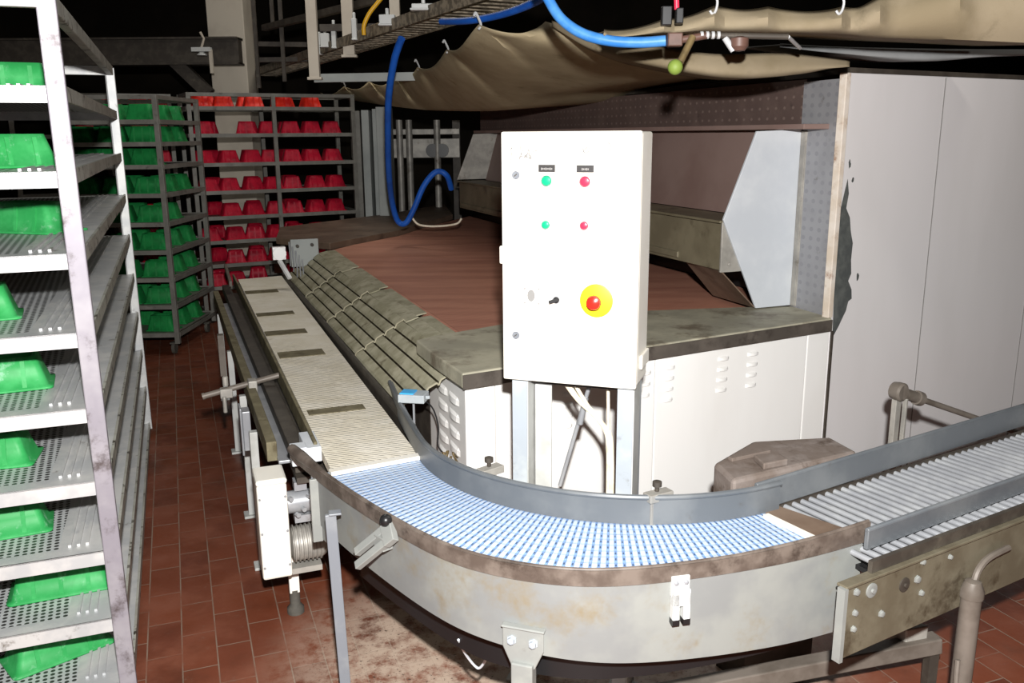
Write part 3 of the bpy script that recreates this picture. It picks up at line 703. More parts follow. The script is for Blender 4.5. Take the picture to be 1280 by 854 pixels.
def skirt_at(px):                                          # point and outward normal of the skirt seen at column px
    best = None
    for i in range(1, len(OP)-1):
        v_ = flat(OP[i], .60)-CAM; c = v_.dot(_F); x = 640+FPX*v_.dot(RX)/c
        if best is None or abs(x-px) < best[0]: best = (abs(x-px), i)
    i = best[1]; d = (OP[i+1]-OP[i-1]).normalized(); return OP[i].copy(), d, Vector((d.y, -d.x, 0))
# support leg with bolted gusset
p, d, n = skirt_at(657)
axs = (d, n, UP)
lg = MB(); q = flat(p)+n*.012
lg.prism([q+d*x+UP*z for x, z in ((-.05, .545), (.05, .545), (.05, .495), (.028, .445), (-.028, .445), (-.05, .495))], n*.006)
lg.box(q+UP*.546, (.105, .02, .006), axs); lg.box(q+UP*.235, (.052, .034, .45), axs); lg.box(q+UP*.006, (.1, .1, .012), axs)
leg = lg.build('support_leg', 'leggusset', bc, bevel=.003)
for x in (-.026, .026):
    m = MB(); m.lathe(q+d*x+UP*.515+n*.006, n, [(.012, 0), (.012, .003), (.0085, .003), (.0085, .012), (.004, .013)], 6); m.build('bolt', 'leggrey', leg)
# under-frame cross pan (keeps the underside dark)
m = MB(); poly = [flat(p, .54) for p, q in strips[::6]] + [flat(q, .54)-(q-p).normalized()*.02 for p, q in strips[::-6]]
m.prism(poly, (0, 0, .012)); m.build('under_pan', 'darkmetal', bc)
_cc = Vector((.32, 2.78, 0)); m = MB(); m.wall([p + (_cc-flat(p)).normalized()*.07 for p in OP[10:-6]], .375, .50, .012); m.build('skirt_shade_band', 'black', bc)  # black strip added to stand for the shadow band under the skirt
# guide clamps on the skirt
def clamp(px, ztop, slant, mat='galv', knob=True, sc=1.0):
    p, d, n = skirt_at(px); q = flat(p, ztop)+n*.008
    dn = (n*.55 - UP*1.0 + d*slant).normalized(); sd = d - dn*d.dot(dn); sd.normalize(); nn = dn.cross(sd)
    q = q+n*.012; m = MB(); m.box(q+dn*.045*sc-sd*.013*sc, (.015*sc, .09*sc, .012*sc), (sd, dn, nn)); m.box(q+dn*.045*sc+sd*.012*sc, (.015*sc, .10*sc, .012*sc), (sd, dn, nn)); m.box(q+dn*.003, (.042*sc, .026*sc, .014*sc), (sd, dn, nn)); m.box(q+dn*.03*sc+sd*.004-n*.012, (.03*sc, .03, .025*sc), (d, n, UP))
    c = m.build('guide_clamp', mat, bc, bevel=.002)
    m = MB()
    if knob: m.ball(q+dn*.004-sd*.014*sc+UP*.018+n*.004, .0115*sc); m.build('clamp_knob', 'black', c)
    else:
        for x in (-.012, .012): m.lathe(q+dn*.004+sd*x+n*.009, n, [(.006, 0), (.006, .005), (.003, .007)], 8)
        m.build('clamp_bolt', 'steel', c)
clamp(494, .668, -.95, 'leggusset', sc=1.45)
# upright slotted clamp at the front
p, d, n = skirt_at(845); q = flat(p)+n*.007
m = MB(); m.box(q+UP*.65, (.044, .012, .05), (d, n, UP)); m.box(q+UP*.60-d*.013+n*.006, (.016, .02, .075), (d, n, UP)); m.box(q+UP*.60+d*.013+n*.006, (.016, .02, .075), (d, n, UP)); m.box(q+UP*.625+n*.006, (.042, .02, .04), (d, n, UP))
c = m.build('guide_clamp', 'white', bc, bevel=.002)
m = MB()
for x in (-.012, .012): m.lathe(q+UP*.66+d*x+n*.006, n, [(.006, 0), (.006, .004), (.003, .006)], 8)
m.build('clamp_bolt', 'steel', c)
m = MB(); m.box(q+UP*.565-d*.013+n*.006, (.017, .021, .014), (d, n, UP)); m.box(q+UP*.565+d*.013+n*.006, (.017, .021, .014), (d, n, UP)); m.build('clamp_tip', 'black', c)
# clamps behind the inner guard
def inclamp(px, py, knobup):
    q = at(px, py, .735); m = MB(); dd = (q-CAM); dd.z = 0; dd.normalize(); rr = Vector((dd.y, -dd.x, 0))
    ax_ = ((rr+dd*.8).normalized(), (dd-rr*.8).normalized(), UP)
    m.box(q-UP*.01, (.075, .034, .022), ax_); m.box(q-UP*.06-ax_[0]*.02, (.02, .02, .1), ax_)
    c = m.build('guide_clamp', 'galvdirty', bc, bevel=.002)
    m = MB(); m.lathe(q+UP*.004-ax_[0]*.005, UP, [(.006, 0), (.006, .012), (.0125, .013), (.0125, .026), (.008, .028)], 10); m.build('clamp_knob', 'darkmetal', c)
inclamp(613, 584, True); inclamp(823, 615, True)

# ------------------------------------------------------------------ rod conveyor on the right
rcv = thing('rod_conveyor', 'straight conveyor of bright steel rods leaving the bend to the right', 'conveyor', Bp(1.2, -.12, 0))
LR = 2.6; nrod = 78
m = MB(); m.cyl(Bp(-.015, .03, .642), Bp(-.015, -.305, .642), .0080, 10)
r0 = m.build('rod', 'steel', rcv)
for k in range(1, nrod):
    o = r0.copy(); COL.objects.link(o); o.parent = rcv; o.location = r0.location + uB*(.0335*k)
for n0 in (.035, -.312):
    m = MB(); m.bar(Bp(-.03, n0, .635), Bp(LR, n0, .635), .012, .03); m.build('side_chain', 'darkmetal', rcv)
m = MB(); m.box(Bp(LR/2, -.13, .60), (LR, .33, .012), (uB, nB, UP)); m.build('return_pan', 'black', rcv)
m = MB(); m.bar(Bp(-.055, .0, .652), Bp(-.055, -.215, .652), .02, .012); m.build('transfer_bar', 'cream', rcv, bevel=.002)
m = MB(); m.prism([Bp(-.04, .03, .653), Bp(.02, .03, .653), Bp(.07, -.21, .653), Bp(-.035, -.21, .653)], (0, 0, -.004)); m.build('transfer_plate', 'slabedge', rcv)
m = MB(); m.bar(Bp(-.06, .035, .69), Bp(LR, .10, .69), .012, .075); m.tube([Bp(-.06, .035, .7275), Bp(LR, .10, .7275)], .007, 8); m.build('inner_guard', 'guard', rcv, bevel=.002)
m = MB(); m.bar(Bp(.0, -.272, .68), Bp(LR, -.258, .68), .012, .05); m.tube([Bp(.0, -.272, .705), Bp(LR, -.258, .705)], .007, 8); m.build('outer_guard', 'guard', rcv, bevel=.002)
_d = ray(1055, 745); _t = (Bp(0, -.325, 0)-CAM).dot(nB)/_d.dot(nB); UP0 = (CAM+_d*_t-Vector((OB.x, OB.y, 0))).dot(uB)
m = MB(); m.prism([Bp(UP0, -.325, .425), Bp(LR, -.325, .425), Bp(LR, -.325, .612), Bp(UP0, -.325, .612)], nB*.012); m.bar(Bp(UP0, -.317, .615), Bp(LR, -.317, .615), .03, .008)
sp_ = m.build('side_plate', 'sideplate', rcv, bevel=.002)
m = MB(); m.bar(Bp(UP0-.004, -.324, .425), Bp(UP0-.004, -.324, .615), .012, .022, nB); m.build('plate_edge', 'leggusset', sp_)
def onplate(x, y):
    d = ray(x, y); o_ = Bp(0, -.325, 0); t = (o_-CAM).dot(nB)/d.dot(nB); return CAM+d*t
for x, y, r in ((1070, 740, .008), (1068, 766, .007), (1066, 786, .007), (1101, 767, .008), (1146, 724, .009), (1151, 741, .007), (1153, 702, .007), (1187, 696, .006)):
    m = MB(); m.lathe(onplate(x, y), -nB, [(r*1.25, 0), (r*1.25, .002), (r, .002), (r, .007), (r*.5, .008)], 6); m.build('bolt', 'leggusset', sp_)
for x, y, mt in ((1089, 738, 'leggusset'), (1130, 731, 'darkmetal')):
    m = MB(); c = onplate(x, y); m.lathe(c, -nB, [(.019, 0), (.019, .003), (.014, .004), (.012, .004), (.012, .002), (.006, .003), (.006, .009)], 16); m.build('shaft_boss', mt, sp_)
m = MB(); m.bar(Bp(-.05, .045, .53), Bp(LR, .11, .53), .012, .19); m.build('rear_plate', 'darkmetal', rcv)
def pipe_leg(u_, n_0):
    m = MB(); m.cyl(Bp(u_, n_0, 0), Bp(u_, n_0, .47), .026, 14); m.lathe(Bp(u_, n_0, 0), UP, [(.06, 0), (.06, .01), (.03, .012)], 16); m.lathe(Bp(u_, n_0, .46), UP, [(.03, 0), (.03, .02), (.02, .045), (.008, .05)], 12)
    m.tube(catmull([Bp(u_, n_0, .49), Bp(u_+.02, n_0+.002, .53), Bp(u_+.07, n_0+.006, .55), Bp(u_+.16, n_0+.008, .555)], 4), .009, 8); m.build('leg', 'pipe', rcv)
pipe_leg(.352, -.345); pipe_leg(1.9, -.345); pipe_leg(1.9, .07)
m = MB(); m.tube(catmull([Bp(.30, -.36, .30), Bp(.29, -.375, .20), Bp(.335, -.40, .12), Bp(.40, -.385, .14), Bp(.42, -.37, .18)], 6), .007, 8); m.build('loose_cable', 'pipe', rcv)
bt = thing('brace_tube', 'dusty square steel brace tube lying low beneath the rod conveyor', 'tube', flat(at(1020, 830, .12)))
a, b = at(862, 862, .10), at(1172, 803, .17)
m = MB(); m.bar(a-(b-a)*.25, b, .05, .05); m.build('tube', 'pipe', bt, bevel=.004)
m = MB(); c = at(1135, 790, .20); dd = (b-a).normalized(); m.box(c, (.07, .06, .055), (dd, nB, UP)); m.build('clamp_block', 'galvdirty', bt, bevel=.004)
for q in (a-(b-a)*.22, a+(b-a)*.2, b-(b-a)*.02):
    m = MB(); zt = (a+(b-a)*((q-a).dot(dd)/(b-a).length)).z-.02; m.box(flat(q, zt/2), (.03, .03, zt), (dd, Vector((-dd.y, dd.x, 0)).normalized(), UP)); m.build('tube_foot', 'darkmetal', bt)

# ------------------------------------------------------------------ control cabinet
CY = 2.42
cbx, cbz0, cbz1 = -.023, .995, 1.655
yaw_c = rad(19); _r = ray(800, 300); _q = _r.x/_r.y
cw = (_q*2.42+.023)/(math.cos(yaw_c)+_q*math.sin(yaw_c))
yaw_c = rad(19); cu = Vector((math.cos(yaw_c), -math.sin(yaw_c), 0)); cd = Vector((math.sin(yaw_c), math.cos(yaw_c), 0))
C0 = Vector((cbx, CY, 0)); DEP = .155
def Cb(u, d_, z): return C0 + cu*u + cd*d_ + UP*z
cb = thing('control_cabinet', 'white electrical control cabinet on two legs behind the bend', 'control cabinet', Cb(cw/2, DEP/2, .0))
cax = (cu, cd, UP); cz0, cz1 = .975, 1.655
m = MB(); m.box(Cb(cw/2, .008+DEP/2, (cz0+cz1)/2), (cw-.004, DEP-.012, cz1-cz0), cax); m.build('enclosure', 'cream', cb, bevel=.006)
m = MB(); m.box(Cb(cw/2, 0, (cz0+cz1)/2), (cw, .018, cz1-cz0+.004), cax); door = m.build('door', 'cream', cb, bevel=.005)
def ondoor(x, y, off=.0095):
    d = ray(x, y); t = (C0-cd*off-CAM).dot(cd)/d.dot(cd); return CAM+d*t
F_ = -cd
for x, y in ((683.5, 210.5), (731.5, 211)):
    m = MB(); m.box(ondoor(x, y, .011), (.046, .003, .019), cax); pl = m.build('label_plate', 'label', cb, bevel=.001)
    m = MB()
    for k in range(8 if x < 700 else 5): m.box(ondoor(x, y+.6, .0128)+cu*(-.0145+.004*k if x < 700 else -.008+.004*k), (.0026, .0008, .0042 if k % 3 else .006), cax)
    m.build('label_lettering', 'grey', pl)
for x, y, mt, r in ((683.5, 226, 'greenbtn', .0145), (731.5, 227, 'redbtn', .0145), (682.5, 281, 'greenbtn', .0115), (730.5, 282, 'redbtn', .0115)):
    m = MB(); m.lathe(ondoor(x, y), F_, [(r+.003, 0), (r+.003, .004), (r, .005)], 22); bz = m.build('button_bezel', 'chrome', cb)
    m = MB(); m.lathe(ondoor(x, y, .013), F_, [(r-.0005, 0), (r-.0005, .006), (r*.8, .0095), (r*.4, .0108), (0, .011)], 22); m.build('push_button', mt, cb)
m = MB(); ec = ondoor(745.5, 376); m.lathe(ec, F_, [(.0455, 0), (.0455, .002), (.042, .003), (0, .0032)], 36); m.build('emergency_stop_disc', 'estopyellow', cb)
m = MB(); m.lathe(ec-cd*.002, F_, [(.011, 0), (.011, .022), (.019, .024), (.0205, .030), (.018, .038), (.01, .042), (0, .043)], 26); m.build('emergency_stop_button', 'estopred', cb)
m = MB(); c = ondoor(697, 374); m.lathe(c, F_, [(.015, 0), (.015, .005), (.009, .007), (.009, .012), (0, .0122)], 20); sw = m.build('key_switch', 'chrome', cb)
m = MB(); kd = (cu*-1-UP*.35).normalized(); m.bar(c-cd*.014+kd*-.006, c-cd*.018+kd*.02, .009, .006, F_); m.lathe(c, F_, [(.0085, .007), (.0085, .016), (0, .0165)], 14); m.build('switch_lever', 'black', sw)
m = MB(); m.tube([c-cd*.002-UP*.015, c-UP*.05+cu*.003-cd*.002, c-UP*.09+cu*.004-cd*.002, c-UP*.14-cd*.002-cu*.002], .0008, 5); m.build('drip_stain', 'pencil', cb)
m = MB(); c = ondoor(665, 370); m.box(c, (.056, .003, .052), cax); pl = m.build('blank_plate', 'cream', cb, bevel=.001)
m = MB()
for x in (-.02, .02):
    for z in (-.02, .02): m.lathe(c+cu*x+UP*z, F_, [(.003, .001), (.003, .0035), (0, .004)], 8)
m.build('plate_screw', 'grey', pl)
m = MB(); m.prism([c+cu*(.011*math.cos(a)-.002)+UP*(.017*math.sin(a)+.001)-cd*.002 for a in [2*math.pi*k/16 for k in range(16)]], -cd*.0006); m.build('plate_stain', 'pencil', pl)
for x, y in ((645, 219), (645, 419)):
    m = MB(); c = ondoor(x, y); m.lathe(c, F_, [(.011, 0), (.011, .003), (.0095, .004), (.007, .002), (.0055, .002), (.0055, .004), (0, .004)], 18); lk = m.build('door_lock', 'postgrey', cb)
    m = MB(); m.bar(c-cd*.0045-cu*.004-UP*.003, c-cd*.0045+cu*.004+UP*.003, .0025, .002, F_); m.build('lock_slot', 'darkmetal', lk)
m = MB(); c = Cb(-.006, .02, 1.325); m.box(c, (.014, .03, .05), cax); m.build('hinge_knuckle', 'cream', cb, bevel=.004)
# faint pencil marks
m = MB()
def scr(pts):
    m.tube(catmull([ondoor(x, y, .0100) for x, y in pts], 4), .0013, 5)
scr([(637, 190), (640, 184), (639, 197), (637, 205)]); scr([(650, 181), (651, 192), (649, 200), (655, 186), (657, 199), (661, 186), (662, 198), (666, 190), (672, 188)]); scr([(648, 197), (656, 195), (664, 199), (660, 192), (653, 200)])
scr([(724, 190), (728, 186), (732, 192), (737, 187), (734, 184), (728, 191)]); scr([(760, 178), (764, 183), (763, 188), (760, 186)])
m.build('pencil_marks', 'pencil', cb)
# cable entry strip, side latch
m = MB(); m.box(Cb(cw/2, .10, cz0-.012), (cw-.05, DEP-.06, .024), cax); m.build('cable_entry_plate', 'darkmetal', cb)
m = MB(); m.box(Cb(cw+.002, .10, cz0+.06), (.008, .10, .04), cax); m.build('side_latch', 'cream', cb, bevel=.003)
# legs: folded angle uprights
def cleg(u0, name_mat, w1, w2, side):
    m = MB(); m.box(Cb(u0+w1/2, .02, cz0/2), (w1, .006, cz0), cax); o = m.build('leg', name_mat, cb, bevel=.001)
    m = MB(); m.box(Cb(u0+(w1 if side > 0 else 0), .02+w2/2, cz0/2), (.006, w2, cz0), cax); m.build('leg_flange', 'legwhite' if side > 0 else name_mat, o)
    m = MB(); m.box(Cb(u0+w1/2, .05, .004), (w1+.04, .11, .008), cax); m.build('foot_plate', 'legwhite', o)
cleg(.018, 'leggrey', .044, .08, 1); cleg(cw-.055, 'leggrey', .044, .08, 1)
m = MB(); m.box(Cb(.095, .075, cz0/2), (.05, .006, cz0), cax); m.build('leg', 'legwhite', cb, bevel=.001)
m = MB(); m.box(Cb(cw-.012, .10, cz0/2), (.006, .06, cz0), cax); m.build('leg', 'leggrey', cb, bevel=.001)
# cables leaving the cabinet floor
cabs = [[(704, 476), (722, 500), (745, 522), (757, 540), (760, 560), (760, 600)], [(716, 476), (734, 506), (752, 528), (763, 545), (765, 575), (765, 610)], [(709, 478), (728, 505), (748, 525), (760, 548), (763, 580), (763, 612)]]
for cpx in cabs:
    pts = [Cb(0, 0, 0)*0 + (lambda d: CAM+d*((C0+cd*.09-CAM).dot(cd)/d.dot(cd)))(ray(x, y)) for x, y in cpx]
    pts = pts + [flat(pts[-1], .45)]
    m = MB(); m.tube(catmull(pts, 5), .006, 8); m.build('power_cable', 'cable', cb)
def backp(x, y, off): d = ray(x, y); return CAM+d*((C0+cd*off-CAM).dot(cd)/d.dot(cd))
m = MB(); m.cyl(backp(738, 478, .12), backp(700, 607, .15), .0065, 10); m.cyl(backp(732, 498, .118), backp(725, 530, .12), .009, 10); m.build('conduit', 'steel', cb)
m = MB(); m.cyl(backp(760, 478, .10), backp(761, 560, .10), .005, 8); m.build('power_cable', 'cable', cb)

# ------------------------------------------------------------------ small things round the bend
pb = at(436, 905, 0)
ps = thing('upright_post', 'slim grey steel post standing alone in front of the bend', 'post', flat(pb))
tp = flat(pb, 0) + Vector((-.0, 0, 0))
d_ = ray(413, 643); tz = CAM + d_*((flat(pb)-CAM).dot(Vector((0, 1, 0)))/d_.y)
m = MB(); pd = Vector((1, .25, 0)).normalized(); m.bar(flat(pb, .008), tz, .03, .012, pd.cross(UP)); m.box(tz+UP*.003+pd*.012, (.034, .03, .006), (pd, pd.cross(UP), UP)); m.build('post_bar', 'postgrey', ps, bevel=.002)
m = MB(); m.box(flat(pb, .005), (.1, .1, .01)); m.build('foot_plate', 'postgrey', ps, bevel=.002)
# photo sensor
q = at(517, 500, .735)
sn = thing('photo_sensor', 'small grey photo sensor with blue face clamped beside the slat conveyor end', 'sensor', q)
sx_ = (nA*.85-uA*.5).normalized(); sy_ = Vector((-sx_.y, sx_.x, 0)); sax = (sx_, sy_, UP)
m = MB(); m.box(q+UP*.012, (.095, .07, .03), sax); m.box(q+UP*.012+sx_*.05, (.02, .012, .012), sax); m.build('sensor_body', 'leggrey', sn, bevel=.003)
m = MB(); m.box(q+UP*.0285-sx_*.018, (.05, .052, .005), sax); m.build('sensor_face', 'bluescreen', sn, bevel=.001)
m = MB(); m.tube(catmull([q+sx_*.04, q+sx_*.07-UP*.03, q+sx_*.09-UP*.09-sy_*.01, q+sx_*.09-UP*.16-sy_*.02, q+sx_*.11-UP*.20], 6), .003, 6); m.build('sensor_cable', 'black', sn)
m = MB(); m.bar(q-UP*.0, q-UP*.16, .018, .006); m.build('sensor_bracket', 'steel', sn)
# tangle of leads at foot of the oven side
m = MB(); c = at(560, 585, .60)
for k in range(5): m.tube(catmull([flat(c, .0)+UP*.60+nA*random.uniform(-.03, .06)+uA*random.uniform(-.02, .08), c+UP*.05+nA*random.uniform(-.04, .06)+uA*random.uniform(-.04, .08), c-UP*.06+nA*random.uniform(-.04, .06)+uA*random.uniform(-.02, .08), c-UP*.15+nA*random.uniform(-.03, .05), flat(c, .004)+nA*.03*k], 6), .0035, 6)
tag(m.build('cable_tangle', 'brass'), 'tangle of thin brown leads hanging behind start of inner guard', 'cable')
# crusted block on a stand behind the right guard
bq = [Bp(-.03, .15, 0), Bp(.46, .12, 0), Bp(.50, .26, 0), Bp(.26, .36, 0), Bp(.02, .28, 0)]
bk = thing('crusted_block', 'brown flour-crusted machine block behind the right conveyor guard', 'machine block', Bp(.15, .27, 0))
m = MB(); m.prism([p+UP*.53 for p in bq], (0, 0, .165)); m.build('block_body', 'stone', bk, bevel=.012)
m = MB(); m.prism([Bp(.10, .16, .695), Bp(.19, .15, .695), Bp(.21, .21, .695), Bp(.13, .23, .695)], (0, 0, .02)); m.build('loose_plate', 'stone', bk, bevel=.004)
m = MB(); m.bar(Bp(.07, .265, .701), Bp(.22, .255, .701), .02, .012); m.build('flat_strip', 'stone', bk, bevel=.002)
m = MB(); m.box(Bp(.22, .22, .265), (.3, .12, .53), (uB, nB, UP)); m.build('pedestal', 'darkmetal', bk)
# pivot bracket on right with rod
pv = Bp(.95, .32, .0)
def onpv(x, y, off=.32): d = ray(x, y); o_ = Bp(0, off, 0); return CAM+d*((o_-CAM).dot(nB)/d.dot(nB))
q = onpv(1122, 489)
pr_ = thing('pivot_bracket', 'grimy steel pivot bracket with long linkage rod by the grey casing', 'bracket', flat(q))
m = MB(); m.bar(flat(q), q, .028, .02, nB); m.bar(flat(q)+uB*.035-nB*.01, flat(q, q.z-.03)+uB*.035-nB*.01, .01, .016, nB); m.box(flat(q, .005), (.12, .12, .01), (uB, nB, UP)); m.build('bracket_post', 'galvdirty', pr_, bevel=.002)
m = MB(); m.lathe(q+nB*.02, -nB, [(.014, 0), (.03, .004), (.033, .02), (.033, .04), (.026, .046), (.022, .042), (0, .042)], 20); m.build('pivot_boss', 'pipe', pr_)
e = onpv(1290, 547, .24)
dd = (e-q).normalized()
m = MB(); m.cyl(q+dd*.02, q+dd*.10, .02, 14); m.cyl(q+dd*.10, q+dd*.125, .026, 14); m.cyl(q+dd*.12, e, .0105, 12); m.build('linkage_rod', 'pipe', pr_)
# hanging wire loop below the skirt
c = at(597, 838, .25)
m = MB(); m.tube(catmull([at(573, 800, .40), at(582, 818, .33), at(594, 833, .28), at(601, 834, .28), at(611, 816, .34), at(613, 795, .42)], 6), .0035, 6)
tag(m.build('hanging_wire', 'galv'), 'thin bent wire loop hanging under the bend left of its support leg', 'wire')

# ------------------------------------------------------------------ overhead canvas sheets
def sheet(name, top, bot, label, mat, bulge=.06, n=10, nv=12, hooks=(), fold=.0, back=None):
    T = catmull(top, n); B_ = catmull(bot, n); L = len(T); rows = []
    for i in range(L):
        r = []
        f = (i % n)/n
        for j in range(nv+1):
            v_ = j/nv; p = T[i].lerp(B_[i], v_)
            sag = math.sin(math.pi*v_)*bulge
            tw = -(flat(p)-flat(CAM)).normalized()
            p = p + tw*sag*.6 - UP*sag*.35
            scal = math.sin(math.pi*f)
            p = p - UP*fold*scal*(1-v_)**1.5 + tw*fold*4.6*((1-f/.16) if f < .16 else ((f-.16)/.84)**1.3)*(1-v_**1.5)*min(1, v_*4)
            r.append(p)
        if back: r = r + [r[-1]+Vector(back)*a for a in (.3, .65, 1.0)]
        rows.append(r)
    m = MB(); m.smooth = True; m.grid(rows)
    return tag(m.build(name, mat, solid=.004), label, 'canvas')
HZ = 2.12
hookpx = [(400, 116), (430, 108), (461, 102), (493, 96), (522, 84), (558, 62), (598, 31), (682, 27)]
botpx = [(415, 121, 1.72), (445, 126, 1.8), (486, 132, 1.88), (520, 136, 1.95), (551, 138, 2.0), (632, 137, 2.0), (690, 117, 2.05), (850, 93, 2.15)]
sheet('canvas_sheet', [at(x, y, HZ) for x, y in hookpx], [onT(x, y, t) for x, y, t in botpx], 'large sagging beige canvas sheet hooked up over the oven intake', 'canvas', .05, 12, 14, fold=.05, back=nA*.9+UP*.06)
hk = 0
for i, (x, y) in enumerate(hookpx[1:7]):
    q = at(x, y, HZ); m = MB()
    m.tube(catmull([q-UP*.02, q+UP*.0+nA*.012, q+UP*.03, q+UP*.05-nA*.012, q+UP*.035-nA*.02], 5), .006, 6)
    tag(m.build('sheet_hook', 'chrome'), 'small metal hook on the sagging canvas edge, %s counted from the far end' % (['first']+ORD[1:6])[i], 'hook', 'hooks along the canvas edge')
YB = 3.25
sheet('canvas_sheet', [atY(x, y, Y) for x, y, Y in ((690, 26, 3.9), (745, 45, 3.6), (830, 60, 3.3), (900, 68, 3.25), (980, 67, 3.3), (1062, 76, 3.35))],
      [atY(x, y, Y) for x, y, Y in ((690, 30, 3.9), (740, 62, 3.6), (825, 84, 3.3), (915, 97, 3.25), (1000, 92, 3.3), (1062, 79, 3.35))], 'narrow pale canvas strip sagging just above the oven header', 'canvaslight', .05, 10, 10, back=uB*.4+nB*.5+UP*.03)
sheet('canvas_sheet', [atY(x, y, 2.9) for x, y in ((755, 37), (830, 24), (893, 8), (960, 9), (1052, 9), (1100, -4), (1200, -30), (1330, -60))],
      [atY(x, y, 2.9) for x, y in ((755, 40), (830, 40), (893, 39), (960, 40), (1052, 42), (1100, 45), (1200, 49), (1330, 55))], 'pale canvas sheet across the top right with two metal hooks', 'canvaslight', .06, 10, 10, fold=.012, back=uB*.3+nB*.5+UP*.05)
sheet('plastic_sheet', [atY(x, y, 3.5) for x, y in ((975, 55), (1050, 59), (1150, 61), (1240, 62), (1340, 62))],
      [atY(x, y, 3.5) for x, y in ((975, 56), (1050, 66), (1150, 76), (1240, 70), (1340, 66))], 'thin grey sheet edge hanging under the top right canvas', 'canvasgrey', .03, 8, 8, back=uB*.2+nB*.4+UP*.03)
for i, (x, y) in enumerate(((895, 8), (1053, 8))):
    q = atY(x, y, 2.84); m = MB()
    m.tube(catmull([q+UP*.03, q+UP*.01+Vector((.004, 0, 0)), q-UP*.012, q-UP*.022-Vector((.009, 0, 0)), q-UP*.012-Vector((.018, 0, 0))], 5), .004, 8); m.tube([q+UP*.03, Vector((q.x, q.y, ZC))], .0025, 6); m.box(q+UP*.03, (.03, .008, .008))
    tag(m.build('sheet_hook', 'chrome'), ('white hook at left end of the top right canvas above the valve', 'white hook in middle of the top right canvas above casing edge')[i], 'hook', 'hooks on the top right canvas')
# dark soffit above the casing
m = MB(); a = atY(700, 50, 3.75); 
# cable tray
ct = thing('cable_tray', 'grimy overhead cable tray full of wiring above the canvas', 'cable tray', at(480, 52, 2.33))
a, b = at(330, 92, 2.33), at(680, -22, 2.33)
dd = (b-a).normalized(); nn = Vector((-dd.y, dd.x, 0)).normalized()
for o_ in (-.13, .13):
    m = MB(); m.bar(a+nn*o_, b+nn*o_, .012, .07); m.build('tray_rail', 'traymetal', ct)
Lt = (b-a).length; ta, tb, tn = a.copy(), b.copy(), nn.copy(); m = MB(); k = 0
while k*.12 < Lt: m.bar(a+dd*k*.12-nn*.13-UP*.02, a+dd*k*.12+nn*.13-UP*.02, .025, .01); k += 1
m.build('tray_rungs', 'traymetal', ct)
for k in range(7):
    pts = [a+dd*(Lt*i/9)+nn*((k-3)*.034+random.uniform(-.012, .012))+UP*(.01+random.uniform(0, .03)) for i in range(10)]
    m = MB(); m.tube(catmull(pts, 3), random.choice((.009, .012, .014)), 6); m.build('tray_wire', random.choice(('traymetal', 'darkmetal', 'brass')), ct)
# hangers and cross bar
hg = thing('hanger_frame', 'pale steel hanger posts with a cross bar hanging from the ceiling', 'frame', atY(470, 97, 6.8))
m = MB(); a, b = atY(393, 98, 6.8), atY(555, 95, 6.8); m.bar(a, b, .04, .06); m.build('cross_bar', 'cabgrey', hg)
for x, y, Y, w_ in ((394, 100, 6.75, .075), (437, 72, 6.9, .085), (494, 24, 6.9, .075)):
    q = atY(x, y, Y); m = MB(); m.box(Vector((q.x, q.y, (q.z+ZC)/2)), (w_, .05, ZC-q.z)); m.box(q+UP*.01, (w_+.03, .06, .02)); m.build('hanger_post', 'column', hg, bevel=.004)
for x, y, Y in ((356, 102, 8), (324, 110, 8), (341, 30, 8.6)):
    q = atY(x, y, Y); m = MB(); m.box(Vector((q.x, q.y, (q.z+ZC)/2)), (.03, .03, ZC-q.z)); m.build('hanger_rod', 'darkmetal', hg)
m = MB(); m.bar(atY(330, 35, 8.2), atY(470, 0, 6.8), .05, .05); m.bar(atY(322, 55, 8.2), atY(392, 56, 8.2), .04, .04); m.bar(atY(322, 75, 8.2), atY(392, 74, 8.2), .04, .04); m.bar(atY(400, 35, 7), atY(470, 34, 7), .04, .05); m.build('brace_bars', 'darkmetal', hg)
# white clips/boxes on the tray
for i, (x, y, w_, h_, txt) in enumerate(((419, 62, .07, .17, 'first and tallest'), (430, 66, .07, .10, 'second'), (442, 55, .035, .16, 'third'), (469, 45, .035, .14, 'fourth'), (513, 46, .10, .06, 'fifth'), (560, 17, .13, .03, 'nearest'))):
    best = min((abs(640+FPX*((ta+(tb-ta)*g/400-CAM).dot(RX))/((ta+(tb-ta)*g/400-CAM).dot(_F))-x), g) for g in range(401))
    q = ta+(tb-ta)*best[1]/400 - tn*.15; q.z = 2.36+(.0 if h_ < .1 else .02); m = MB(); m.box(q, (w_, .05, h_)); m.cyl(q+UP*h_/2, q+UP*(h_/2+.04), .012, 8); m.box(q-UP*h_*.5, (w_*1.15, .06, .012))
    tag(m.build('junction_box', 'white', bevel=.006), 'small white fitting on the overhead cable tray, %s from the left' % txt, 'fitting', 'white fittings on the cable tray')
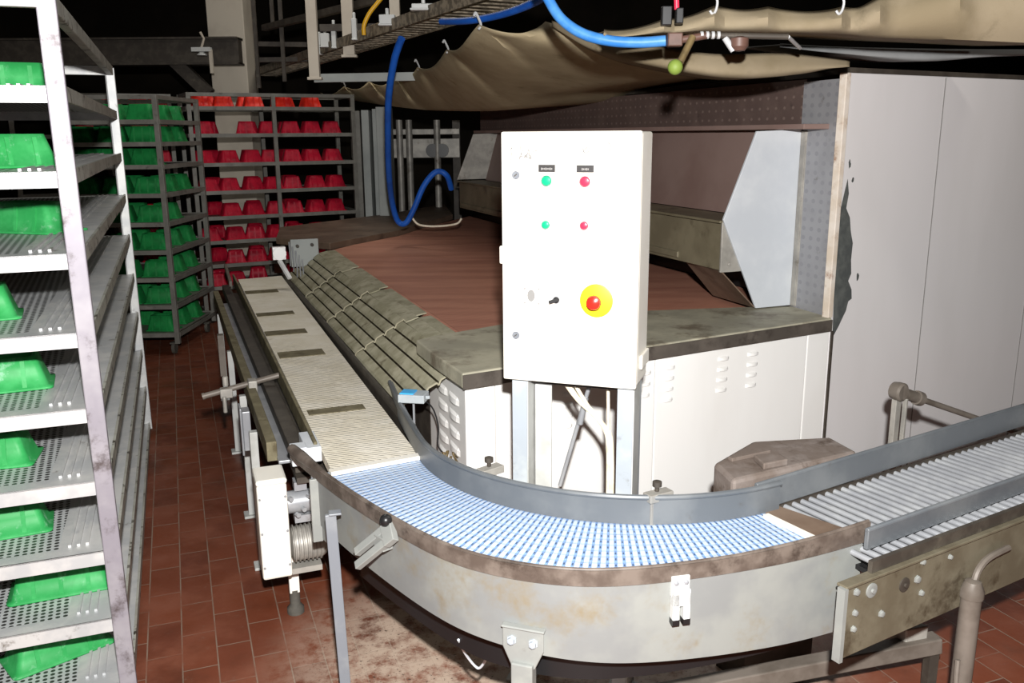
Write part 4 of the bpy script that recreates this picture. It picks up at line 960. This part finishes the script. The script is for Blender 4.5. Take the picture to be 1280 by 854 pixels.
# hoses
def hose(pts, r, mat, label, name='air_hose'):
    m = MB(); m.tube(catmull(pts, 8), r, 12); return tag(m.build(name, mat), label, 'hose' if 'hose' in name else 'cable')
hose([atY(x, y, Y) for x, y, Y in ((502, 48, 5.2), (493, 75, 5.3), (486, 120, 5.5), (485, 170, 5.8), (486, 215, 6.1), (490, 252, 6.4), (497, 276, 6.5), (507, 279, 6.5), (517, 262, 6.5), (530, 232, 6.5), (545, 215, 6.5), (558, 219, 6.5), (564, 236, 6.6))], .021, 'hose', 'dark blue air hose hanging from the cable tray down to the oven belt corner')
hose([atY(x, y, Y) for x, y, Y in ((552, 27, 4.6), (585, 26, 4.3), (620, 20, 4.1), (652, 10, 3.9), (680, -4, 3.7), (700, -22, 3.5))], .016, 'hose', 'dark blue air hose running up to the right along the canvas top')
hose([atY(x, y, Y) for x, y, Y in ((672, -30, 2.9), (686, 0, 2.9), (702, 24, 2.88), (728, 42, 2.86), (762, 51, 2.84), (800, 53, 2.83), (832, 51, 2.82))], .0165, 'hoselight', 'light blue air hose curving down to the valve above the cabinet')
hose([atY(x, y, 6.2) for x, y in ((455, 44), (455, 32), (461, 18), (470, 6), (480, -6))], .014, 'yellow', 'yellow cable looping up from the overhead cable tray', 'power_cable')
hose([atY(x, y, 6.7) for x, y in ((515, 272), (524, 281), (545, 283), (570, 280), (577, 273))], .008, 'cable', 'pale loop of cable lying on the far worktop corner', 'power_cable')
# valve assembly
q0 = atY(838, 50, 2.8)
va = thing('air_valve', 'grimy brass air valve with lever where the light blue hose ends', 'valve', q0)
m = MB(); m.box(q0+Vector((.012, 0, .0)), (.045, .04, .04)); m.cyl(q0+Vector((.03, 0, 0)), atY(885, 44, 2.8), .011, 12); m.build('valve_body', 'brownvalve', va, bevel=.004)
m = MB(); m.cyl(atY(866, 46, 2.79), atY(850, 78, 2.76), .011, 10); m.build('valve_arm', 'brass', va)
m = MB(); m.ball(atY(844, 84, 2.75), .023); m.build('lime_cap', 'lime', va)
m = MB()
for k in range(4): m.lathe(atY(877+k*7, 44, 2.8), Vector((1, 0, 0)), [(.008, -.005), (.0115, -.004), (.0115, .004), (.008, .005)], 12)
m.build('thread_rings', 'chrome', va)
m = MB(); a = atY(906, 47, 2.8); m.cyl(a, a+Vector((.028, 0, -.038)), .010, 12); m.build('polished_elbow', 'chrome', va)
m = MB(); m.lathe(atY(924, 54, 2.8)+UP*.02, -UP, [(.012, 0), (.028, .006), (.028, .03), (.018, .042), (0, .045)], 16); m.build('pressure_bowl', 'brownvalve', va)
m = MB(); m.cyl(atY(885, 44, 2.8), atY(985, 46, 2.8), .009, 10); m.build('air_pipe', 'darkmetal', va)
m = MB(); m.box(atY(833, 20, 2.8), (.03, .03, .055)); m.box(atY(849, 20, 2.8), (.022, .03, .045)); m.build('gauge_block', 'black', va, bevel=.003)
m = MB(); m.cyl(atY(846, 12, 2.8), atY(845, -25, 2.8), .008, 10); m.build('pink_fitting', 'redbtn', va)
m = MB(); m.cyl(atY(985, 46, 2.8), atY(1000, 60, 3.0), .006, 8); m.build('pipe_stub', 'chrome', va)

# ------------------------------------------------------------------ dim machinery behind
bcab = thing('wall_cabinet', 'dull grey upright cabinet panel standing behind the blue hose', 'cabinet', flat(atY(470, 275, 8.6)))
for x0, x1, yt, mt in ((441, 452, 139, 'farrack'), (453, 463, 138, 'cabgrey'), (464, 470, 136, 'cabgrey'), (471, 489, 134, 'cabgrey')):
    a, b = atY(x0, yt, 8.6), atY(x1, yt, 8.6); m = MB(); m.box(Vector(((a.x+b.x)/2, 8.6+.06*(x0 % 3), a.z/2)), (b.x-a.x-.006, .22, a.z)); m.build('upright_panel', mt, bcab, bevel=.004)
bm_ = thing('pale_crossbeam', 'pale grey crossbeam of a dim machine behind the oven intake', 'machine', flat(atY(530, 190, 9.6)))
m = MB(); a, b = atY(440, 180, 9.6), atY(575, 180, 9.6); m.box(Vector(((a.x+b.x)/2, 9.6, a.z-.05)), (b.x-a.x, .12, .2)); m.box(Vector(((a.x+b.x)/2, 9.6, a.z+.12)), (b.x-a.x, .1, .06)); m.build('beam', 'galvdirty', bm_, bevel=.006)
for x in (499, 511, 546):
    q = atY(x, 150, 9.5); m = MB(); m.cyl(Vector((q.x, 9.48, 0)), Vector((q.x, 9.48, q.z)), .035, 12); m.build('standing_pipe', 'galvdirty', bm_)
m = MB()
for x in (541, 553): q = atY(x, 188, 9.5); m.cyl(q, q-Vector((0, .05, 0)), .07, 14)
m.build('hand_wheel', 'black', bm_)
for x in (447, 570):
    q = atY(x, 150, 9.6); m = MB(); m.box(Vector((q.x, 9.62, .9)), (.08, .08, 1.8)); m.build('leg', 'darkmetal', bm_)
fl = atY(252, 62, 8.9)
sl_ = thing('pillar_lamp', 'small pale lamp bracket fixed beside the square pillar', 'lamp', fl)
m = MB(); m.box(fl, (.18, .07, .04)); m.lathe(fl-UP*.02, -UP, [(.02, 0), (.05, .03), (.05, .035)], 14); m.build('lamp_head', 'white', sl_, bevel=.004)
m = MB(); m.bar(fl+Vector((.085, 0, 0)), fl+Vector((.085, 0, -.22)), .03, .03); m.tube([fl+UP*.02, fl+UP*.1+Vector((.03, 0, 0)), fl+UP*.16], .012, 8); m.build('lamp_bracket', 'column', sl_)

# ------------------------------------------------------------------ light: the camera's flash and weak fill lamps added to lift the hall
ld = bpy.data.lights.new('flash', 'POINT'); ld.energy = 330; ld.shadow_soft_size = .03; ld.color = (1, .985, .965)
lo = bpy.data.objects.new('flash', ld); COL.objects.link(lo); lo.location = (.04, -.03, CH+.26)
for i, (x, y, z, e, sx) in enumerate(((-1.6, 6.2, 4.2, 9, 1.2), (-1.0, 8.3, 4.2, 12, 1.2), (2.5, 2.5, 4.2, 6, 1.2))):
    ad = bpy.data.lights.new('fill_lamp', 'AREA'); ad.energy = e; ad.shape = 'RECTANGLE'; ad.size = sx; ad.size_y = .25; ad.color = (1, .95, .86)
    ao = bpy.data.objects.new('fill_lamp', ad); COL.objects.link(ao); ao.location = (x, y, z)
wd = bpy.data.worlds.new('world'); scene.world = wd; wd.use_nodes = True
wd.node_tree.nodes['Background'].inputs[0].default_value = (.9, .95, 1, 1); wd.node_tree.nodes['Background'].inputs[1].default_value = .008
vs = scene.view_settings; vs.view_transform = 'Standard'; vs.look = 'None'; vs.gamma = 1; vs.use_curve_mapping = False; vs.exposure = 1.35
